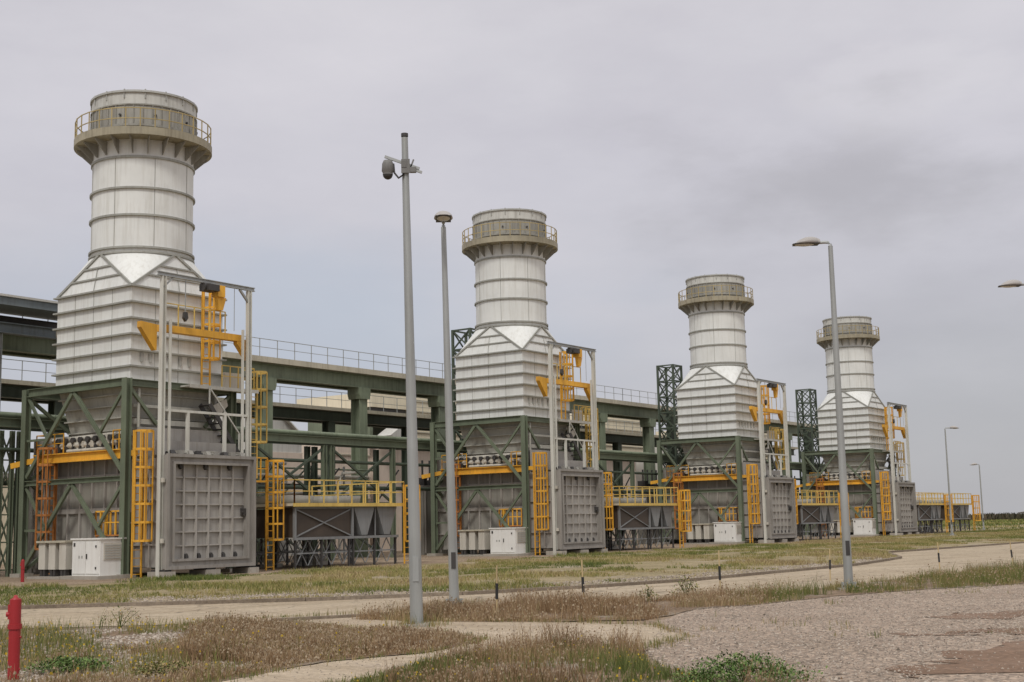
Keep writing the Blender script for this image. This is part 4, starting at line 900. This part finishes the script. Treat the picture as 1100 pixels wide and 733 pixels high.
# foreground weeds
x, y = fill(FG, 3200, lambda x, y: (vnoise(x, y, .9, 41)*.5+vnoise(x, y, 3.0, 42)*.5) > .42)
stalks('foreground_weeds', x, y, .20, VG['olive'], VG['flower'], 'foreground_flowers', .015, .012, per=8, spread=.07, w=(.006, .014), bias=-.16, edge=FG)
x, y = fill(FG, 1500, lambda x, y: vnoise(x, y, .7, 43) > .55)
stalks('foreground_dry_weeds', x, y, .36, VG['brown'], VG['seed'], 'foreground_seed_heads', .3, .012, per=6, spread=.06, w=(.005, .011))
# sparse tufts on the gravel
for cx_, cy_, n_ in ((-2.05, 27.07, 60), (-1.56, 32.88, 60), (9.16, 36.9, 90)):
    a_ = rng.uniform(0, 6.28, n_); r_ = .16+rng.uniform(0, 1, n_)**1.5*.6
    stalks('pole_base_weeds', cx_+np.cos(a_)*r_, cy_+np.sin(a_)*r_, .26, VG['olive'], per=6, spread=.06)
x, y = fill([(2.5, 22), (4, 30), (9, 34), (14, 38), (22, 44), (16, 30), (8, 18), (3, 15)], 500, lambda x, y: vnoise(x, y, .5, 51) > .70)
stalks('gravel_tufts', x, y, .12, VG['olive'], per=5, spread=.06)
# --- stones
def stones(name, x, y, z, s, rnd, mat):
    n = len(x)
    oct_v = np.array([[1, 0, 0], [0, 1, 0], [-1, 0, 0], [0, -1, 0], [0, 0, .7], [0, 0, -.5]])
    f = np.array([[0, 1, 4], [1, 2, 4], [2, 3, 4], [3, 0, 4]])
    jit = rng.uniform(.6, 1.3, (n, 6, 3)); a = rng.uniform(0, 2*np.pi, n); c, sn = np.cos(a), np.sin(a)
    P = oct_v[None]*jit*s[:, None, None]; Q = P.copy(); Q[..., 0] = P[..., 0]*c[:, None]-P[..., 1]*sn[:, None]; Q[..., 1] = P[..., 0]*sn[:, None]+P[..., 1]*c[:, None]
    Q += np.stack([x, y, z], 1)[:, None, :]
    v = Q[:, f, :].reshape(-1, 3); return stuff(mesh_np(name, v, 0, 3, np.repeat(rnd, 4), mat))
x, y = fill([(2.0, 15), (1.9, 21), (3, 27), (4, 30.5), (8.25, 34.2), (14, 38), (21, 44), (24, 44), (12, 22), (7, 15)], 46000, lambda x, y: (rng.uniform(0, 1, len(x)) < 1.25-.028*y) & ((~in_poly(x, y, MUD)) | (rng.uniform(0, 1, len(x)) < .12)))
stones('gravel_stones', x, y, np.full(len(x), .004), rng.uniform(.008, .023, len(x))*(1+.9*(rng.uniform(0, 1, len(x)) > .97)), rng.beta(2, 2, len(x)), VG['stone'])
x, y = fill([(-12, 28), (-7, 27.8), (-4, 26.5), (-3, 21), (-4.5, 18), (-5.5, 15), (-10, 15), (-13, 25)], 14000, lambda x, y: vnoise(x, y, .8, 61) > .25)
stones('island_stones', x, y, np.full(len(x), .012), rng.uniform(.014, .04, len(x)), np.clip(rng.beta(2, 2, len(x))+.1, 0, 1), VG['stone'])
x = rng.uniform(-16, 20, 9000); d = rng.uniform(.1, 2.6, 9000)
stones('verge_stones', x, curb_y(x)+d*.97, vergez(d)+.005, rng.uniform(.015, .045, 9000), rng.beta(2, 2, 9000), VG['stone'])
x, y = fill([(-13, 28.4), (-5.5, 28.6), (-3.8, 28), (0, 33), (8, 39), (20, 51), (30, 61), (19, 61), (14, 54), (6, 44), (-2, 38.4), (-14, 36)], 2600, lambda x, y: rng.uniform(0, 1, len(x)) < .25+.75*(vnoise(x, y, .5, 66) > .6))
stones('road_pebbles', x, y, np.full(len(x), .004), rng.uniform(.008, .022, len(x)), rng.beta(2, 2, len(x)), VG['stone'])
x, y = fill(PATH, 1500); stones('path_pebbles', x, y, np.full(len(x), .008), rng.uniform(.006, .02, len(x)), rng.beta(2, 2, len(x)), VG['stone'])
px_ = np.array(PATH+[PATH[0]]); tt = rng.uniform(0, len(PATH)-1e-6, 900); ii = tt.astype(int); fr = (tt-ii)[:, None]; q = px_[ii]*(1-fr)+px_[ii+1]*fr+rng.normal(0, .10, (900, 2))
stalks('path_edge_weeds', q[:, 0], q[:, 1], .11, VG['olive'], per=5, spread=.06)
# --- leafy bushes (things)
def bush(label, x, y, rx, ry, h, n, leaf=.045, name='leafy_bush', mat='leaf', stems=9):
    t = Thing(name, label, 'bush', (x, y, .01), world=True)
    a = rng.uniform(0, 2*np.pi, n); rr = np.sqrt(rng.uniform(0, 1, n)); zz = rng.uniform(0, 1, n)
    top = h*np.sqrt(np.clip(1-rr**2, .02, 1))*(.65+.5*vnoise(np.cos(a)*rr*3+9, np.sin(a)*rr*3+9, 1.6, 71))
    X = np.cos(a)*rr*rx*(1+.22*rng.normal(size=n)); Y = np.sin(a)*rr*ry*(1+.22*rng.normal(size=n)); Zc = top*zz**.55+.02
    th = rng.uniform(0, 2*np.pi, n); ph = rng.uniform(-.3, 1.1, n); s = leaf*rng.uniform(.5, 1.3, n)
    d = np.stack([np.cos(th)*np.cos(ph), np.sin(th)*np.cos(ph), np.sin(ph)], 1); sd = np.stack([-np.sin(th), np.cos(th), rng.normal(0, .3, n)], 1)
    Cc = np.stack([X, Y, Zc], 1); S = s[:, None]
    v = np.stack([Cc, Cc+d*S*.5+sd*S*.28, Cc+d*S, Cc+d*S*.5-sd*S*.28], 1).reshape(-1, 3)
    o = mesh_np('foliage', v, 0, 4, rng.uniform(0, 1, n), VG[mat]); o.parent = t.o
    m = MB()
    for i in range(stems):
        an = random.random()*6.28; q = random.random()*.75; m.tube([(0, 0, -.02), (math.cos(an)*rx*q*.5, math.sin(an)*ry*q*.5, h*.4), (math.cos(an)*rx*q, math.sin(an)*ry*q, h*.75)], .008, 6, .004)
    t.part('stem', m, VG['olive'])
bush('bright green leafy bush at the bottom edge right of centre', 2.72, 16.3, .72, .55, .36, 4300)
bush('small green leafy clump right of the red standpipe', -6.55, 19.6, .55, .5, .20, 2200)
bush('low green clump on the stony weed island left of the path', -4.95, 18.9, .5, .4, .16, 1500, mat='olive')
bush('tall loose weed on the road edge before the third stack', 4.35, 34.3, .38, .3, .60, 420, .07, 'tall_weed', 'olive', 14)
bush('ragged weed at the road edge left of the leaning stake', 3.25, 33.4, .25, .25, .42, 260, .06, 'tall_weed', 'olive', 10)
bush('spindly dark weed beside the pale road on the left', -8.5, 28.6, .6, .25, .45, 420, .05, 'tall_weed', 'olive', 7)
n = 120000; x = rng.uniform(15, 260, n); y = curb_y(x)+30+rng.uniform(0, 1, n)**1.6*260
wu = (x-O.x)*U.x+(y-O.y)*U.y; k = (wu > 104) & (vnoise(x, y, .06, 91)*.6+vnoise(x, y, .3, 92)*.4 > .36); x, y = x[k], y[k]
dd = np.hypot(x, y); v, r = blades(x, y, np.full(len(x), .18), rng.uniform(.10, .30, len(x))*dd/200, rng.uniform(.03, .09, len(x))*dd/100, rng.uniform(.2, .8, len(x)), np.clip(vnoise(x, y, .05, 93)*.7+rng.normal(0, .15, len(x)), 0, 1))
stuff(mesh_np('far_grass', v, 0, 4, r, VG['grass']))
# --- distance: low scrub and sheds on the horizon at right
def far_block(label, x, y, w, d, h, mat, rmat, name='distant_shed'):
    t = Thing(name, label, 'shed', (x, y, 0), world=True, yaw=.2)
    t.part('wall', MB().box(-w/2, w/2, -d/2, d/2, -.1, h), mat); t.part('roof', MB().prism([(-d/2-.4, h), (d/2+.4, h), (0, h*1.15)], 'x', -w/2-.4, w/2+.4), rmat)
far_block('low dark shed on the right horizon', 158, 420, 9, 7, 1.7, 'brown', 'casing')
far_block('low brown shed nearer the right edge of the horizon', 172, 436, 10, 8, 2.2, 'brown', 'grey')
far_block('pale roofed shed farthest right on the horizon', 181, 440, 8, 7, 2.6, 'brown', 'roofpale')
n = 26000; x = rng.uniform(90, 330, n); y = 330+rng.uniform(0, 60, n)+(x-90)*.25; k = vnoise(x, y, .05, 81)*.6+vnoise(x, y, .2, 82)*.4 > .36; x, y = x[k], y[k]
v, r = blades(x, y, np.zeros(len(x)), rng.uniform(.4, 1.7, len(x))*(.3+1.3*vnoise(x, y, .06, 83)), rng.uniform(.4, .9, len(x)), rng.uniform(.1, .5, len(x)), rng.uniform(0, 1, len(x)))
stuff(mesh_np('distant_scrub', v, 0, 4, r, VG['scrub']))

# ================================================================== LIGHT, SKY, CAMERA
SUN_EL, SUN_AZ = R(50), R(190)       # azimuth clockwise from +Y: behind the camera, a little left
sd = Vector((math.sin(SUN_AZ)*math.cos(SUN_EL), math.cos(SUN_AZ)*math.cos(SUN_EL), math.sin(SUN_EL)))
sl = bpy.data.lights.new('sun', 'SUN'); sl.energy = 1.5; sl.angle = R(10); sl.color = (1, .975, .93)
so = bpy.data.objects.new('sun', sl); COL.objects.link(so); so.rotation_euler = (-sd).to_track_quat('-Z', 'Y').to_euler(); so.location = (0, 0, 60)
w = bpy.data.worlds.new('World'); scn.world = w; w.use_nodes = True
N = w.node_tree.nodes; L = w.node_tree.links; bg = N['Background']; bg.inputs['Strength'].default_value = .1
sky = N.new('ShaderNodeTexSky'); sky.sky_type = 'NISHITA'; sky.sun_disc = False; sky.sun_elevation = SUN_EL; sky.sun_rotation = SUN_AZ
tc = N.new('ShaderNodeTexCoord'); D = tc.outputs['Generated']
sep = N.new('ShaderNodeSeparateXYZ'); L.new(D, sep.inputs[0])
# overcast veil: brighter towards the zenith, mauve-grey, darker to the right horizon
el = ramp(N, [(0, (4.5, 4.48, 4.75)), (.10, (5.1, 5.05, 5.4)), (.26, (5.85, 5.7, 6.15)), (.45, (6.6, 6.4, 6.7)), (1, (12., 11.8, 11.7))]); L.new(sep.outputs['Z'], el.inputs['Fac'])
mp = mapping(N, L, D, (1, 1, 2.6))
n1 = noise(N, L, mp, 3.2, 7, .55); r1 = ramp(N, [(.34, (.935, .93, .94)), (.5, (1, 1, 1)), (.68, (1.05, 1.045, 1.04))]); L.new(n1.outputs['Fac'], r1.inputs['Fac'])
n2 = noise(N, L, mp, 9.5, 6, .6); r2 = ramp(N, [(.3, (.972, .972, .978)), (.7, (1.025, 1.025, 1.022))]); L.new(n2.outputs['Fac'], r2.inputs['Fac'])
c = mix(N, L, 1.0, el.outputs['Color'], r1.outputs['Color'], 'MULTIPLY'); c = mix(N, L, 1.0, c, r2.outputs['Color'], 'MULTIPLY')
def blob(center, scale, lo, hi, amp=.10):
    nn = noise(N, L, mp, 6.5, 7, .58)
    s1 = N.new('ShaderNodeVectorMath'); s1.operation = 'SUBTRACT'; L.new(D, s1.inputs[0]); s1.inputs[1].default_value = center
    s2 = N.new('ShaderNodeVectorMath'); s2.operation = 'MULTIPLY'; L.new(s1.outputs[0], s2.inputs[0]); s2.inputs[1].default_value = scale
    ln = N.new('ShaderNodeVectorMath'); ln.operation = 'LENGTH'; L.new(s2.outputs[0], ln.inputs[0])
    ma = N.new('ShaderNodeMath'); ma.operation = 'MULTIPLY_ADD'; L.new(nn.outputs['Fac'], ma.inputs[0]); ma.inputs[1].default_value = amp*10; L.new(ln.outputs['Value'], ma.inputs[2])
    mr = N.new('ShaderNodeMapRange'); mr.interpolation_type = 'SMOOTHSTEP'; L.new(ma.outputs[0], mr.inputs['Value'])
    mr.inputs['From Min'].default_value = lo+amp*5; mr.inputs['From Max'].default_value = hi+amp*5; mr.inputs['To Min'].default_value = 1; mr.inputs['To Max'].default_value = 0
    return mr.outputs[0]
def scaled(f, k):
    m_ = N.new('ShaderNodeMath'); m_.operation = 'MULTIPLY'; L.new(f, m_.inputs[0]); m_.inputs[1].default_value = k; return m_.outputs[0]
lite = blob((.285, .91, .298), (7.5, 7.5, 21.), .35, .95, .26); c = mix(N, L, scaled(lite, .45), c, (6.9, 6.7, 7.0))
dark = blob((.245, .935, .246), (5.0, 5.0, 16.), .0, 1.1, .24); c = mix(N, L, scaled(dark, .55), c, (3.75, 3.62, 3.8))
blue = blob((-.19, .965, .15), (3.2, 3.2, 11.), .1, 1.2); c = mix(N, L, scaled(blue, .5), c, (4.3, 5.0, 6.0))
dk2 = blob((.36, .93, .06), (4.0, 4.0, 8.5), .1, 1.2); c = mix(N, L, scaled(dk2, .6), c, (3.9, 3.9, 4.1))
out = mix(N, L, .94, sky.outputs['Color'], c); L.new(out, bg.inputs['Color'])

cam = bpy.data.cameras.new('camera'); co = bpy.data.objects.new('camera', cam); COL.objects.link(co); scn.camera = co
F = 1410.; HY = 563.38; ROLL = R(1.26); p = math.atan((HY-366.5)/F)
fw = Vector((0, math.cos(p), math.sin(p))); rt0 = Vector((1, 0, 0)); up0 = rt0.cross(fw)
rt = rt0*math.cos(ROLL)-up0*math.sin(ROLL); up = up0*math.cos(ROLL)+rt0*math.sin(ROLL)
co.matrix_world = Matrix(((rt.x, up.x, -fw.x, 0), (rt.y, up.y, -fw.y, 0), (rt.z, up.z, -fw.z, 2.0), (0, 0, 0, 1)))
cam.sensor_width = 36; cam.lens = 36*F/1100; cam.clip_end = 8000; cam.clip_start = .1
scn.view_settings.view_transform = 'Standard'; scn.view_settings.look = 'None'; scn.view_settings.gamma = 1; scn.view_settings.exposure = .09
scn.view_settings.use_curve_mapping = False
